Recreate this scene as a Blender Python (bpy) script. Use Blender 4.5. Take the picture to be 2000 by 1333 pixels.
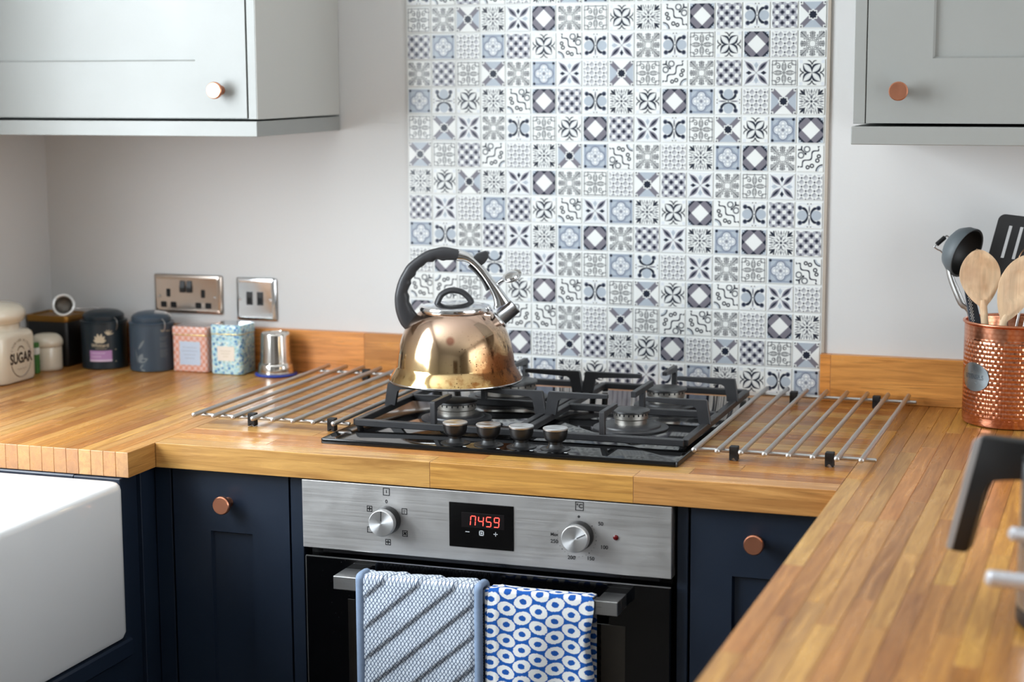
import bpy, bmesh, math, random
from math import sin, cos, pi, radians, sqrt
from mathutils import Vector, Matrix, Euler, noise as mnoise

S = bpy.context.scene
for o in list(bpy.data.objects):
    bpy.data.objects.remove(o)
R = random.Random(7)

# ---------------------------------------------------------------- camera, light, exposure
cam_d = bpy.data.cameras.new('camera')
cam = bpy.data.objects.new('camera', cam_d)
S.collection.objects.link(cam)
S.camera = cam
cam_d.sensor_width = 36.0
cam_d.lens = 3552.93 / 2000 * 36.0
cam_d.clip_start = 0.02
CY, CP, CR = radians(19.1676), radians(8.5138), radians(-0.2761)
CAM = Vector((1.16529, -3.24583, 1.49388))
_f = Vector((-sin(CY) * cos(CP), cos(CY) * cos(CP), -sin(CP)))
_r = Vector((cos(CY), sin(CY), 0))
_u = _r.cross(_f)
_r2 = cos(CR) * _r + sin(CR) * _u
_u2 = -sin(CR) * _r + cos(CR) * _u
cam.matrix_world = Matrix.Translation(CAM) @ Matrix((_r2, _u2, -_f)).transposed().to_4x4()
cam_d.dof.use_dof = True
cam_d.dof.focus_distance = 2.88
cam_d.dof.aperture_fstop = 3.2
cam_d.dof.aperture_blades = 7

S.view_settings.view_transform = 'Standard'
S.view_settings.look = 'None'
S.view_settings.gamma = 1.0
S.view_settings.use_curve_mapping = False
S.view_settings.exposure = -0.20
S.cycles.max_bounces = 10
S.cycles.diffuse_bounces = 5
S.cycles.glossy_bounces = 5
S.cycles.sample_clamp_indirect = 6.0
S.cycles.caustics_reflective = False
S.cycles.caustics_refractive = False

world = bpy.data.worlds.new('overcast_sky')
S.world = world
world.use_nodes = True
wb = world.node_tree.nodes['Background']
wb.inputs[0].default_value = (0.80, 0.90, 1.0, 1)
wb.inputs[1].default_value = 3.0


def area(name, loc, rot, sx, sy, power, col):
    d = bpy.data.lights.new(name, 'AREA')
    d.shape = 'RECTANGLE'
    d.size, d.size_y, d.energy, d.color = sx, sy, power, col
    o = bpy.data.objects.new(name, d)
    o.location, o.rotation_euler = loc, rot
    S.collection.objects.link(o)
    return o


# daylight entering by the window over the sink; right-hand window and lamp are added fill
area('sink_window_daylight', (-1.10, -1.48, 1.66), (0, radians(-90), 0), 1.12, 1.24, 86, (0.865, 0.94, 1.0))
area('added_fill_light', (2.84, -1.70, 1.12), (0, radians(90), 0), 2.1, 2.3, 24, (1.0, 0.955, 0.89))


# ---------------------------------------------------------------- colour + node helpers
def lin(c):
    c = c / 255.0
    return c / 12.92 if c <= 0.04045 else ((c + 0.055) / 1.055) ** 2.4


def rgb(r, g, b):
    return (lin(r), lin(g), lin(b), 1.0)


class E:
    """A shader socket with arithmetic (builds Math nodes in the current tree)."""
    T = None

    def __init__(self, s):
        self.s = s

    @staticmethod
    def m(op, *a, clamp=False):
        n = E.T.nodes.new('ShaderNodeMath')
        n.operation = op
        n.use_clamp = clamp
        for i, v in enumerate(a):
            if isinstance(v, E):
                E.T.links.new(v.s, n.inputs[i])
            else:
                n.inputs[i].default_value = float(v)
        return E(n.outputs[0])

    def __add__(s, o): return E.m('ADD', s, o)
    __radd__ = __add__
    def __sub__(s, o): return E.m('SUBTRACT', s, o)
    def __rsub__(s, o): return E.m('SUBTRACT', o, s)
    def __mul__(s, o): return E.m('MULTIPLY', s, o)
    __rmul__ = __mul__
    def __truediv__(s, o): return E.m('DIVIDE', s, o)
    def __neg__(s): return E.m('MULTIPLY', s, -1)


def ab(a): return E.m('ABSOLUTE', a)
def mn(a, b): return E.m('MINIMUM', a, b)
def mx(a, b): return E.m('MAXIMUM', a, b)
def fract(a): return E.m('FRACT', a)
def floor_(a): return E.m('FLOOR', a)
def sn(a): return E.m('SINE', a)
def cs(a): return E.m('COSINE', a)
def ln(a, b): return E.m('SQRT', E.m('MULTIPLY_ADD', a, a, b * b))
def mask(d, aa=0.05): return E.m('MULTIPLY_ADD', d, -1.0 / aa, 0.5, clamp=True)
def clamp01(a): return E.m('ADD', a, 0.0, clamp=True)


def seg(x, y, x0, y0, x1, y1):
    """distance to a segment"""
    dx, dy = x1 - x0, y1 - y0
    L = dx * dx + dy * dy
    px, py = x - x0, y - y0
    t = E.m('MULTIPLY_ADD', px, dx / L, py * (dy / L), clamp=True)
    return ln(E.m('MULTIPLY_ADD', t, -dx, px), E.m('MULTIPLY_ADD', t, -dy, py)), t


def cmix(f, a, b):
    n = E.T.nodes.new('ShaderNodeMix')
    n.data_type = 'RGBA'
    for i, v in ((0, f), (6, a), (7, b)):
        if isinstance(v, E):
            E.T.links.new(v.s, n.inputs[i])
        elif isinstance(v, (tuple, list)):
            n.inputs[i].default_value = v
        else:
            n.inputs[i].default_value = float(v)
    return E(n.outputs[2])


def new_mat(name, rough=0.5, metal=0.0, col=(0.8, 0.8, 0.8, 1), spec=0.5, coat=0.0):
    m = bpy.data.materials.new(name)
    m.use_nodes = True
    p = m.node_tree.nodes['Principled BSDF']
    p.inputs['Base Color'].default_value = col
    p.inputs['Roughness'].default_value = rough
    p.inputs['Metallic'].default_value = metal
    p.inputs['Specular IOR Level'].default_value = spec
    p.inputs['Coat Weight'].default_value = coat
    m.diffuse_color = col
    E.T = m.node_tree
    return m, p


def tex_coord(kind='Object'):
    n = E.T.nodes.new('ShaderNodeTexCoord')
    return n.outputs[kind]


def sep(sock):
    n = E.T.nodes.new('ShaderNodeSeparateXYZ')
    E.T.links.new(sock, n.inputs[0])
    return E(n.outputs[0]), E(n.outputs[1]), E(n.outputs[2])


def comb(x, y, z):
    n = E.T.nodes.new('ShaderNodeCombineXYZ')
    for i, v in enumerate((x, y, z)):
        if isinstance(v, E):
            E.T.links.new(v.s, n.inputs[i])
        else:
            n.inputs[i].default_value = v
    return n.outputs[0]


def scl(sock, v):
    n = E.T.nodes.new('ShaderNodeMapping')
    n.inputs['Scale'].default_value = v
    E.T.links.new(sock, n.inputs[0])
    return n.outputs[0]


def nz(sock, scale, detail=2.0, rough=0.5, dist=0.0):
    n = E.T.nodes.new('ShaderNodeTexNoise')
    n.inputs['Scale'].default_value = scale
    n.inputs['Detail'].default_value = detail
    n.inputs['Roughness'].default_value = rough
    n.inputs['Distortion'].default_value = dist
    E.T.links.new(sock, n.inputs['Vector'])
    return E(n.outputs['Fac'])


def vor(sock, scale, feat='F1', rnd=1.0):
    n = E.T.nodes.new('ShaderNodeTexVoronoi')
    n.feature = feat
    n.inputs['Scale'].default_value = scale
    n.inputs['Randomness'].default_value = rnd
    E.T.links.new(sock, n.inputs['Vector'])
    return E(n.outputs['Distance']), n


def rng(x, a, b, c=0.0, d=1.0):
    n = E.T.nodes.new('ShaderNodeMapRange')
    n.inputs[1].default_value, n.inputs[2].default_value = a, b
    n.inputs[3].default_value, n.inputs[4].default_value = c, d
    E.T.links.new(x.s, n.inputs[0])
    return E(n.outputs[0])


def bump(p, h, strength, dist):
    n = E.T.nodes.new('ShaderNodeBump')
    n.inputs['Strength'].default_value = strength
    n.inputs['Distance'].default_value = dist
    E.T.links.new(h.s, n.inputs['Height'])
    E.T.links.new(n.outputs[0], p.inputs['Normal'])


def setc(p, c): E.T.links.new(c.s, p.inputs['Base Color'])
def setr(p, r): E.T.links.new(r.s, p.inputs['Roughness'])


MATS = {}


def flat(name, c, rough=0.5, metal=0.0, spec=0.5, coat=0.0, vary=0.06, nscale=14.0, bmp=0.0):
    """plain material with a little procedural unevenness in colour and gloss"""
    if name in MATS:
        return MATS[name]
    m, p = new_mat(name, rough, metal, rgb(*c), spec, coat)
    oc = tex_coord()
    n = nz(oc, nscale, 3)
    c1 = tuple(x * (1 - vary) for x in rgb(*c)[:3]) + (1,)
    c2 = tuple(min(1, x * (1 + vary)) for x in rgb(*c)[:3]) + (1,)
    setc(p, cmix(n, c1, c2))
    setr(p, rng(n, 0.3, 0.7, max(0.02, rough * 0.88), min(1, rough * 1.12)))
    if bmp:
        bump(p, nz(oc, nscale * 20, 2), bmp, 0.001)
    MATS[name] = m
    return m


# ---------------------------------------------------------------- mesh helpers
def wloc(o):
    v = Vector((0, 0, 0))
    while o is not None:
        v = v + o.location
        o = o.parent
    return v


def finish(me, smooth):
    if smooth is not None:
        me.shade_smooth()
        me.set_sharp_from_angle(angle=radians(smooth))


def obj(name, bm, mat, parent=None, smooth=None, world=False, kind=None, label=None):
    if world and parent is not None:
        bmesh.ops.translate(bm, vec=-wloc(parent), verts=bm.verts)
    bmesh.ops.recalc_face_normals(bm, faces=bm.faces)
    me = bpy.data.meshes.new(name)
    bm.to_mesh(me)
    bm.free()
    finish(me, smooth)
    for m in (mat if isinstance(mat, (list, tuple)) else [mat]):
        me.materials.append(m)
    o = bpy.data.objects.new(name, me)
    S.collection.objects.link(o)
    if parent is not None:
        o.parent = parent
    if kind:
        o['kind'] = kind
    if label:
        o['label'] = label
    return o


def link_mesh(name, me, parent, loc, rot=(0, 0, 0), col=None):
    o = bpy.data.objects.new(name, me)
    S.collection.objects.link(o)
    o.parent = parent
    o.location = loc
    o.rotation_euler = rot
    if col:
        o.color = col
    return o


def thing(name, label, cat, loc=(0, 0, 0), rz=0.0, group=None):
    o = bpy.data.objects.new(name, None)
    o.empty_display_size = 0.05
    S.collection.objects.link(o)
    o.location = loc
    o.rotation_euler = (0, 0, rz)
    o['label'] = label
    o['category'] = cat
    if group:
        o['group'] = group
    return o


def tag(o, label, cat, group=None):
    o['label'] = label
    o['category'] = cat
    if group:
        o['group'] = group
    return o


def struct(name, bm, mat, parent=None, smooth=None):
    o = obj(name, bm, mat, parent, smooth)
    if parent is None:
        o['kind'] = 'structure'
    return o


def B():
    return bmesh.new()


def box(bm, x0, x1, y0, y1, z0, z1):
    v = [bm.verts.new(p) for p in ((x0, y0, z0), (x1, y0, z0), (x1, y1, z0), (x0, y1, z0),
                                   (x0, y0, z1), (x1, y0, z1), (x1, y1, z1), (x0, y1, z1))]
    for f in ((0, 3, 2, 1), (4, 5, 6, 7), (0, 1, 5, 4), (1, 2, 6, 5), (2, 3, 7, 6), (3, 0, 4, 7)):
        bm.faces.new([v[i] for i in f])
    return v


def bev(bm, w, n=1, edges=None):
    bmesh.ops.bevel(bm, geom=edges or list(bm.edges), offset=w, segments=n, profile=0.5, affect='EDGES', clamp_overlap=True)
    return bm


def bbox(x0, x1, y0, y1, z0, z1, w=0.001, n=1):
    bm = B()
    box(bm, x0, x1, y0, y1, z0, z1)
    return bev(bm, w, n)


def obar(bm, p0, p1, w, h, up=Vector((0, 0, 1))):
    """oriented box from p0 to p1 (centre line), w across, h along up"""
    p0, p1 = Vector(p0), Vector(p1)
    d = (p1 - p0).normalized()
    s = d.cross(up).normalized()
    u = s.cross(d).normalized()
    v = [bm.verts.new(p + s * a * w / 2 + u * b * h / 2) for p in (p0, p1) for a, b in ((-1, -1), (1, -1), (1, 1), (-1, 1))]
    for f in ((0, 1, 2, 3), (7, 6, 5, 4), (0, 4, 5, 1), (1, 5, 6, 2), (2, 6, 7, 3), (3, 7, 4, 0)):
        bm.faces.new([v[i] for i in f])


def lathe(bm, prof, n=48, mtx=None):
    rings = []
    for r, z in prof:
        if r < 1e-6:
            rings.append([bm.verts.new((0, 0, z))])
        else:
            rings.append([bm.verts.new((r * cos(2 * pi * i / n), r * sin(2 * pi * i / n), z)) for i in range(n)])
    for a, b in zip(rings, rings[1:]):
        if len(a) == 1 and len(b) == 1:
            continue
        for i in range(n):
            j = (i + 1) % n
            if len(a) == 1:
                bm.faces.new((a[0], b[j], b[i]))
            elif len(b) == 1:
                bm.faces.new((a[i], a[j], b[0]))
            else:
                bm.faces.new((a[i], a[j], b[j], b[i]))
    if mtx is not None:
        vs = [v for rg in rings for v in rg]
        bmesh.ops.transform(bm, matrix=mtx, verts=vs)
    return bm


def axis_mtx(p, d):
    """matrix taking +z to direction d at p"""
    d = Vector(d).normalized()
    return Matrix.Translation(Vector(p)) @ d.to_track_quat('Z', 'Y').to_matrix().to_4x4()


def cyl(bm, p0, p1, r, n=16, rb=None, bvl=0.0):
    p0, p1 = Vector(p0), Vector(p1)
    L = (p1 - p0).length
    rb = r if rb is None else rb
    prof = [(0, 0), (r, 0), (rb, L), (0, L)] if not bvl else [(0, 0), (r - bvl, 0), (r, bvl), (rb, L - bvl), (rb - bvl, L), (0, L)]
    lathe(bm, prof, n, axis_mtx(p0, p1 - p0))


def smooth_path(pts, k=6, closed=False):
    """Catmull-Rom"""
    P = [Vector(p) for p in pts]
    out = []
    n = len(P)
    for i in range(n if closed else n - 1):
        p0 = P[(i - 1) % n] if closed or i > 0 else P[0] * 2 - P[1]
        p1, p2 = P[i % n], P[(i + 1) % n]
        p3 = P[(i + 2) % n] if closed or i + 2 < n else P[-1] * 2 - P[-2]
        for j in range(k):
            t = j / k
            out.append(0.5 * ((2 * p1) + (p2 - p0) * t + (2 * p0 - 5 * p1 + 4 * p2 - p3) * t * t + (3 * p1 - p0 - 3 * p2 + p3) * t ** 3))
    if not closed:
        out.append(P[-1])
    return out


def tube(bm, pts, r, n=8, closed=False, flat_k=1.0, up=None):
    P = [Vector(p) for p in pts]
    N = len(P)
    rr = r if isinstance(r, (list, tuple)) else [r] * N
    ref = Vector(up) if up else None
    rings = []
    prev = None
    for i in range(N):
        a = P[(i - 1) % N] if closed or i > 0 else P[i]
        b = P[(i + 1) % N] if closed or i < N - 1 else P[i]
        d = (b - a).normalized()
        if ref is not None:
            s = d.cross(ref).normalized()
        elif prev is None:
            s = d.orthogonal().normalized()
        else:
            s = (prev - d * prev.dot(d)).normalized()
        prev = s
        u = d.cross(s)
        rings.append([bm.verts.new(P[i] + (s * cos(2 * pi * k / n) * flat_k + u * sin(2 * pi * k / n)) * rr[i]) for k in range(n)])
    M = N if closed else N - 1
    for i in range(M):
        a, b = rings[i], rings[(i + 1) % N]
        for k in range(n):
            bm.faces.new((a[k], a[(k + 1) % n], b[(k + 1) % n], b[k]))
    if not closed:
        bm.faces.new(rings[0][::-1])
        bm.faces.new(rings[-1])
    return bm


def prism(bm, poly, fn, a, b):
    """poly: list of 2-D points; fn(p, q, t) -> 3-D; extruded t from a to b"""
    lo = [bm.verts.new(fn(x, y, a)) for x, y in poly]
    hi = [bm.verts.new(fn(x, y, b)) for x, y in poly]
    bm.faces.new(lo[::-1])
    bm.faces.new(hi)
    n = len(poly)
    for i in range(n):
        j = (i + 1) % n
        bm.faces.new((lo[i], lo[j], hi[j], hi[i]))
    return bm


def rrect(w, h, r, k=5, cx=0.0, cy=0.0):
    out = []
    for sx, sy, a0 in ((1, 1, 0), (-1, 1, 90), (-1, -1, 180), (1, -1, 270)):
        for i in range(k + 1):
            a = radians(a0 + 90 * i / k)
            out.append((cx + sx * (w / 2 - r) + r * cos(a), cy + sy * (h / 2 - r) + r * sin(a)))
    return out


def ellipse(a, b, n=32, cx=0, cy=0):
    return [(cx + a * cos(2 * pi * i / n), cy + b * sin(2 * pi * i / n)) for i in range(n)]


FZ = lambda x, y, t: (x, y, t)          # polygon in plan, extruded upward
FY = lambda x, z, t: (x, t, z)          # polygon in elevation, extruded along y
FX = lambda y, z, t: (t, y, z)


def loft(bm, secs, cap=True):
    """secs: list of equally long lists of 3-D points"""
    rings = [[bm.verts.new(p) for p in s] for s in secs]
    n = len(rings[0])
    for a, b in zip(rings, rings[1:]):
        for i in range(n):
            j = (i + 1) % n
            bm.faces.new((a[i], a[j], b[j], b[i]))
    if cap:
        bm.faces.new(rings[0][::-1])
        bm.faces.new(rings[-1])
    return bm


def text_bm(bm, s, size, mtx, bold=0.0, sx=1.0, ext=0.0, warp=None):
    cu = bpy.data.curves.new('lettering', 'FONT')
    cu.body = s
    cu.size = size
    cu.align_x, cu.align_y = 'CENTER', 'CENTER'
    cu.offset = bold * size
    cu.resolution_u = 3
    cu.extrude = ext
    o = bpy.data.objects.new('lettering', cu)
    S.collection.objects.link(o)
    dg = bpy.context.evaluated_depsgraph_get()
    me = bpy.data.meshes.new_from_object(o.evaluated_get(dg))
    bpy.data.objects.remove(o)
    base = len(bm.verts)
    tmp = bmesh.new()
    tmp.from_mesh(me)
    vm = {}
    for v in tmp.verts:
        p = Vector((v.co.x * sx, v.co.y, v.co.z))
        vm[v] = bm.verts.new(warp(p) if warp else mtx @ p)
    for f in tmp.faces:
        try:
            bm.faces.new([vm[v] for v in f.verts])
        except ValueError:
            pass
    tmp.free()
    bpy.data.meshes.remove(me)
    return bm


# facing -y (towards the camera): text x -> +x, text y -> +z
def M_front(x, y, z):
    return Matrix.Translation((x, y, z)) @ Matrix(((1, 0, 0), (0, 0, -1), (0, 1, 0))).to_4x4()


# facing +x: text x -> +y, text y -> +z
def M_right(x, y, z):
    return Matrix.Translation((x, y, z)) @ Matrix(((0, 0, 1), (1, 0, 0), (0, 1, 0))).to_4x4()

# ---------------------------------------------------------------- shared materials
def wall_paint(name, c, rough=0.75):
    m, p = new_mat(name, rough, 0, rgb(*c), 0.3)
    oc = tex_coord()
    setc(p, cmix(nz(oc, 3, 3), tuple(x * 0.97 for x in rgb(*c)[:3]) + (1,), rgb(*c)))
    bump(p, nz(oc, 160, 3), 0.12, 0.002)
    return m


M_WALL = wall_paint('white_wall_paint', (212, 211, 209))
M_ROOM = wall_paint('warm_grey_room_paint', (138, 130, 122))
M_CEIL = wall_paint('ceiling_paint', (240, 240, 238))
M_GREY = flat('light_grey_cabinet_paint', (146, 147, 143), 0.42, vary=0.02, nscale=6)
M_NAVY = flat('navy_cabinet_paint', (25, 36, 52), 0.40, vary=0.05, nscale=9)
M_GAP = flat('dark_void', (12, 12, 13), 0.8)
M_COPPER = flat('brushed_copper', (222, 150, 118), 0.32, 1.0, vary=0.05, nscale=60)
M_CHROME = flat('polished_chrome', (222, 222, 222), 0.12, 1.0, vary=0.02)
M_STEEL = flat('satin_steel_rod', (190, 188, 185), 0.42, 1.0, vary=0.04)
M_BLACKPL = flat('black_plastic', (24, 24, 25), 0.38)
M_RUBBER = flat('black_rubber', (18, 18, 19), 0.6)
M_SOFT = flat('soft_touch_black', (52, 52, 54), 0.42, spec=0.4)
M_IRON = flat('enamelled_cast_iron', (42, 42, 44), 0.42, 0.0, vary=0.18, nscale=40, bmp=0.15)
M_CREAM = flat('cream_glaze', (216, 206, 186), 0.16, coat=0.5, vary=0.03)
M_CERAMIC = flat('white_fireclay', (236, 236, 235), 0.1, coat=0.6, vary=0.01)


def wood_mat(name, rough=0.3, gscale=1.0, contrast=1.0):
    """oiled oak; object colour = tone of the stave, grain along local x"""
    m, p = new_mat(name, rough, 0, (0.5, 0.3, 0.12, 1), 0.45, 0.12)
    p.inputs['Coat Roughness'].default_value = 0.25
    oi = E.T.nodes.new('ShaderNodeObjectInfo')
    oc = tex_coord()
    add = E.T.nodes.new('ShaderNodeVectorMath')
    add.operation = 'ADD'
    E.T.links.new(oc, add.inputs[0])
    r = E(oi.outputs['Random'])
    E.T.links.new(comb(r * 37.0, r * 91.0, r * 53.0), add.inputs[1])
    v = add.outputs[0]
    g1 = nz(scl(v, (5 * gscale, 85 * gscale, 85 * gscale)), 1.0, 5, 0.62, 0.9)      # figure
    g2 = nz(scl(v, (14 * gscale, 520 * gscale, 520 * gscale)), 1.0, 2, 0.5)         # pores
    g3 = nz(scl(v, (3.5, 14, 14)), 1.0, 2)
    base = E(oi.outputs['Color'])
    k = 0.74 + 0.52 * contrast * (rng(g1, 0.3, 0.72) - 0.5) + 0.26
    dark = cmix(rng(g1, 0.36, 0.7), (0.60, 0.50, 0.40, 1), (1.12, 1.1, 1.06, 1))
    mul = E.T.nodes.new('ShaderNodeMix')
    mul.data_type, mul.blend_type = 'RGBA', 'MULTIPLY'
    mul.inputs[0].default_value = 1.0
    E.T.links.new(base.s, mul.inputs[6])
    E.T.links.new(dark.s, mul.inputs[7])
    c = E(mul.outputs[2])
    c = cmix(rng(g2, 0.60, 0.72) * 0.42, c, (0.13, 0.06, 0.02, 1))
    c = cmix(rng(g3, 0.35, 0.75) * 0.25, c, (0.52, 0.25, 0.075, 1))
    nx_, ny_, nz_ = sep(tex_coord('Normal'))
    c = cmix(rng(ab(nx_), .5, .8) * .5, c, rgb(186, 144, 112))
    setc(p, c)
    setr(p, rng(g1, 0.3, 0.7, rough * 1.25, rough * 0.8))
    bump(p, g2, 0.05, 0.0006)
    return m


M_WOOD = wood_mat('oiled_oak')


def beech(name, c):
    m, p = new_mat(name, 0.5, 0, rgb(*c), 0.35)
    v = tex_coord()
    g = nz(scl(v, (130, 130, 8)), 1.0, 4, 0.55, 0.6)
    g2 = nz(v, 30, 2)
    c0 = rgb(*c)
    setc(p, cmix(rng(g2, 0.45, 0.75) * 0.5, cmix(rng(g, 0.35, 0.68), tuple(x * 0.76 for x in c0[:3]) + (1,), c0), rgb(176, 120, 78)))
    return m


M_BEECH = beech('beech_wood', (236, 204, 166))


def brushed(name, c, rough, axis=0, vary=0.08):
    m, p = new_mat(name, rough, 1.0, rgb(*c))
    oc = tex_coord()
    sc = [900, 900, 900]
    sc[axis] = 6
    g = nz(scl(oc, sc), 1.0, 2)
    sm = nz(oc, 9, 4, 0.6, 0.8)
    c0 = rgb(*c)
    setc(p, cmix(g, tuple(x * (1 - vary) for x in c0[:3]) + (1,), tuple(min(1, x * (1 + vary)) for x in c0[:3]) + (1,)))
    setr(p, rng(g, 0.2, 0.8, rough * 0.85, rough * 1.15) + rng(sm, 0.35, 0.75) * 0.12)
    bump(p, g, 0.04, 0.0003)
    return m


M_FASCIA = brushed('brushed_steel_fascia', (212, 210, 208), 0.42)
M_BRUSH = brushed('brushed_steel_handle', (190, 190, 190), 0.3)


def spun(name, c, rough):
    """turned metal disc, fine rings about local z"""
    m, p = new_mat(name, rough, 1.0, rgb(*c))
    x, y, z = sep(tex_coord())
    g = sn(ln(x, y) * 9000.0)
    setr(p, rng(g, -1, 1, rough * 0.8, rough * 1.2))
    p.inputs['Anisotropic'].default_value = 0.75
    t = E.T.nodes.new('ShaderNodeTangent')
    t.direction_type, t.axis = 'RADIAL', 'Z'
    E.T.links.new(t.outputs[0], p.inputs['Tangent'])
    return m


M_SPUN2 = spun('spun_hob_cap', (196, 196, 196), 0.34)
M_SPUN = spun('spun_aluminium', (240, 241, 242), 0.42)


def glossy_black(name, c=(8, 8, 9), rough=0.04, dust=0.0):
    m, p = new_mat(name, rough, 0, rgb(*c), 0.5)
    oc = tex_coord()
    n = nz(oc, 12, 4)
    setr(p, rng(n, 0.4, 0.8, rough, rough + 0.05))
    if dust:
        d, _ = vor(oc, 160)
        n2 = nz(oc, 7, 3)
        f = mask(d - 0.07, 0.05) * rng(n2, 0.55, 0.7) * dust
        setc(p, cmix(f, rgb(*c), rgb(150, 150, 150)))
    return m


M_GLASS_BLK = glossy_black('black_hob_glass', dust=0.5)
M_OVENGLASS = glossy_black('black_oven_glass', (5, 5, 6), 0.05, dust=0.4)

# ---------------------------------------------------------------- the room
XL, XR, YF, ZC = -0.98, 2.75, -5.2, 2.45
bm = B(); box(bm, XL - .15, XR + .15, 0.0, 0.12, 0, ZC); struct('wall_back', bm, M_WALL)


def wall_hole(bm, axis, t0, t1, a0, a1, z0, z1, h0, h1, k0, k1):
    """wall slab with one opening; axis x: slab thin in x, runs along y"""
    for p0, p1, q0, q1 in ((a0, h0, z0, z1), (h1, a1, z0, z1), (h0, h1, z0, k0), (h0, h1, k1, z1)):
        if axis == 'x':
            box(bm, t0, t1, p0, p1, q0, q1)
        else:
            box(bm, p0, p1, t0, t1, q0, q1)


bm = B(); wall_hole(bm, 'x', XL - .12, XL, YF, 0, 0, ZC, -2.12, -0.84, 1.08, 2.24); struct('wall_left', bm, M_WALL)
bm = B(); wall_hole(bm, 'x', XR, XR + .06, YF, 0, 0, ZC, -2.90, -.50, .02, 2.22); struct('wall_right', bm, M_ROOM)
bm = B(); box(bm, XL, XR, YF - .06, YF, 0, ZC); struct('wall_front', bm, M_WALL)
bm = B(); box(bm, XL - .2, XR + .2, YF - .2, .2, ZC, ZC + .1); struct('ceiling', bm, M_CEIL)


def floor_mat():
    m, p = new_mat('grey_floor_tile', 0.4, 0, rgb(150, 145, 138))
    setc(p, cmix(nz(tex_coord(), 5, 4), rgb(92, 86, 80), rgb(118, 112, 105)))
    return m


bm = B(); box(bm, XL - .2, XR + .2, YF - .2, .2, -.1, 0); struct('floor', bm, floor_mat())
M_UPVC = flat('white_window_frame', (236, 237, 238), 0.3, vary=0.01)
bm = B()
for a, b, c, d in ((-2.12, -2.07, 1.08, 2.24), (-.89, -.84, 1.08, 2.24), (-2.07, -.89, 1.08, 1.13), (-2.07, -.89, 2.19, 2.24), (-1.505, -1.455, 1.13, 2.19)):
    box(bm, XL - .09, XL - .03, a, b, c, d)
w1 = struct('window_1', bm, M_UPVC)
bm = B(); box(bm, XL - .12, XL + .03, -2.15, -.81, 1.06, 1.08); obj('window_sill', bm, M_UPVC, w1)
bm = B()
for a, b, c, d in ((-2.90, -2.84, .02, 2.22), (-.56, -.50, .02, 2.22), (-2.84, -.56, .02, .08), (-2.84, -.56, 2.16, 2.22), (-1.73, -1.67, .08, 2.16)):
    box(bm, XR + .005, XR + .05, a, b, c, d)
struct('added_fill_window', bm, M_UPVC)  # unseen window, added to go with the right-hand fill lamp
# a dark interior door on the far wall, seen only in reflections
bm = B(); box(bm, 1.45, 2.25, YF, YF + .04, 0, 2.0); d1 = struct('door_1', bm, flat('walnut_door', (92, 70, 52), 0.45))
bm = B(); lathe(bm, [(0, 0), (.012, 0), (.012, .03), (.026, .035), (.026, .05), (0, .055)], 20, axis_mtx((1.53, YF + .04, 1.0), (0, 1, 0)))
obj('door_handle', bm, M_CHROME, d1, 40)

# ---------------------------------------------------------------- patterned splashback
TP, TV, TS = 0.0498, 0.05055, 0.0466      # pitch across, pitch down, tile size
TX0, TZ1 = -0.1700, 1.6113                # left edge of column 0, top edge of row 1
cW = rgb(228, 230, 227); cB = rgb(172, 181, 190); cP = rgb(118, 115, 124); cN = rgb(34, 40, 54)
cG = rgb(168, 172, 178); cK = rgb(52, 55, 63); cL = rgb(214, 218, 222)


def t_diamond(u, v, a, b):
    s = a + b
    c = cmix(mask(s - .72), cP, cW)
    lo = mn(ab(u + v), ab(u - v))
    c = cmix(mask(.72 - lo), c, cN)
    c = cmix(mask(s - .72), c, cW)
    st = floor_(a * 7.0 + .5) / 7.0 + floor_(b * 7.0 + .5) / 7.0
    c = cmix(mask(1.40 - s), c, cN)
    return cmix(mask(1.66 - st), c, cB)


def t_star(u, v, a, b):
    c = cmix(mask(a - b), cW, cB)
    c = cmix(mask(ab(a - b) - .27), c, cP)
    m1 = mx(a, b)
    lo = mn(a, b)
    c = cmix(mask(.80 - lo), c, cW)
    c = cmix(mask(.88 - lo), c, cK)
    star = mn(m1, (a + b) * .72)
    c = cmix(mask(star - .33), c, cW)
    return cmix(mask(star - .25), c, cN)


def t_line(u, v, a, b):
    m1, lo = mx(a, b), mn(a, b)
    d = ab(m1 - .93)
    d = mn(d, mx(ab(lo - .62), .62 - m1))
    lens = lambda p, q, w: ab(ab(q) - w * sn(clamp01((p - .06) / .82) * pi))
    d = mn(d, mn(lens(a, b, .17) + mask(.86 - a, .02), lens(b, a, .17) + mask(.86 - b, .02)))
    d = mn(d, mn(lens(a, b, .07) + mask(.70 - a, .02) + mask(a - .2, .02), lens(b, a, .07) + mask(.70 - b, .02) + mask(b - .2, .02)))
    d = mn(d, ab(ln(a - .46, b - .46) - .10))
    arc = ab(ln(a - .55, b - .52) - .24) + mask(b - a + .1, .05)
    d = mn(d, arc)
    c = cmix(mask(d - .030), cW, cK)
    return cmix(mask(ln(m1 - .93, lo) - .05), c, cN)


def t_snow(u, v, a, b):
    p, q = mx(a, b), mn(a, b)
    d = None
    for x0, y0, x1, y1, w in ((.22, .0, .93, .0, .034), (.40, .36, .90, .90, .030), (.50, .46, .93, .56, .028), (.62, .58, .95, .70, .026), (.74, .71, .95, .83, .022),
                              (.40, .36, .68, .38, .026), (.50, .02, .86, .20, .026), (.36, .02, .66, .19, .026), (.66, .02, .92, .12, .022)):
        s, t = seg(p, q, x0, y0, x1, y1)
        s = s - (0.012 + t * w)
        d = s if d is None else mn(d, s)
    d = mn(d, ab(ln(p - .38, q - .22) - .09) - .024)
    d = mn(d, ab(p + q * .42 - .28) - .020)
    return cmix(mask(d - .002, .05), cW, rgb(64, 66, 74))


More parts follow.
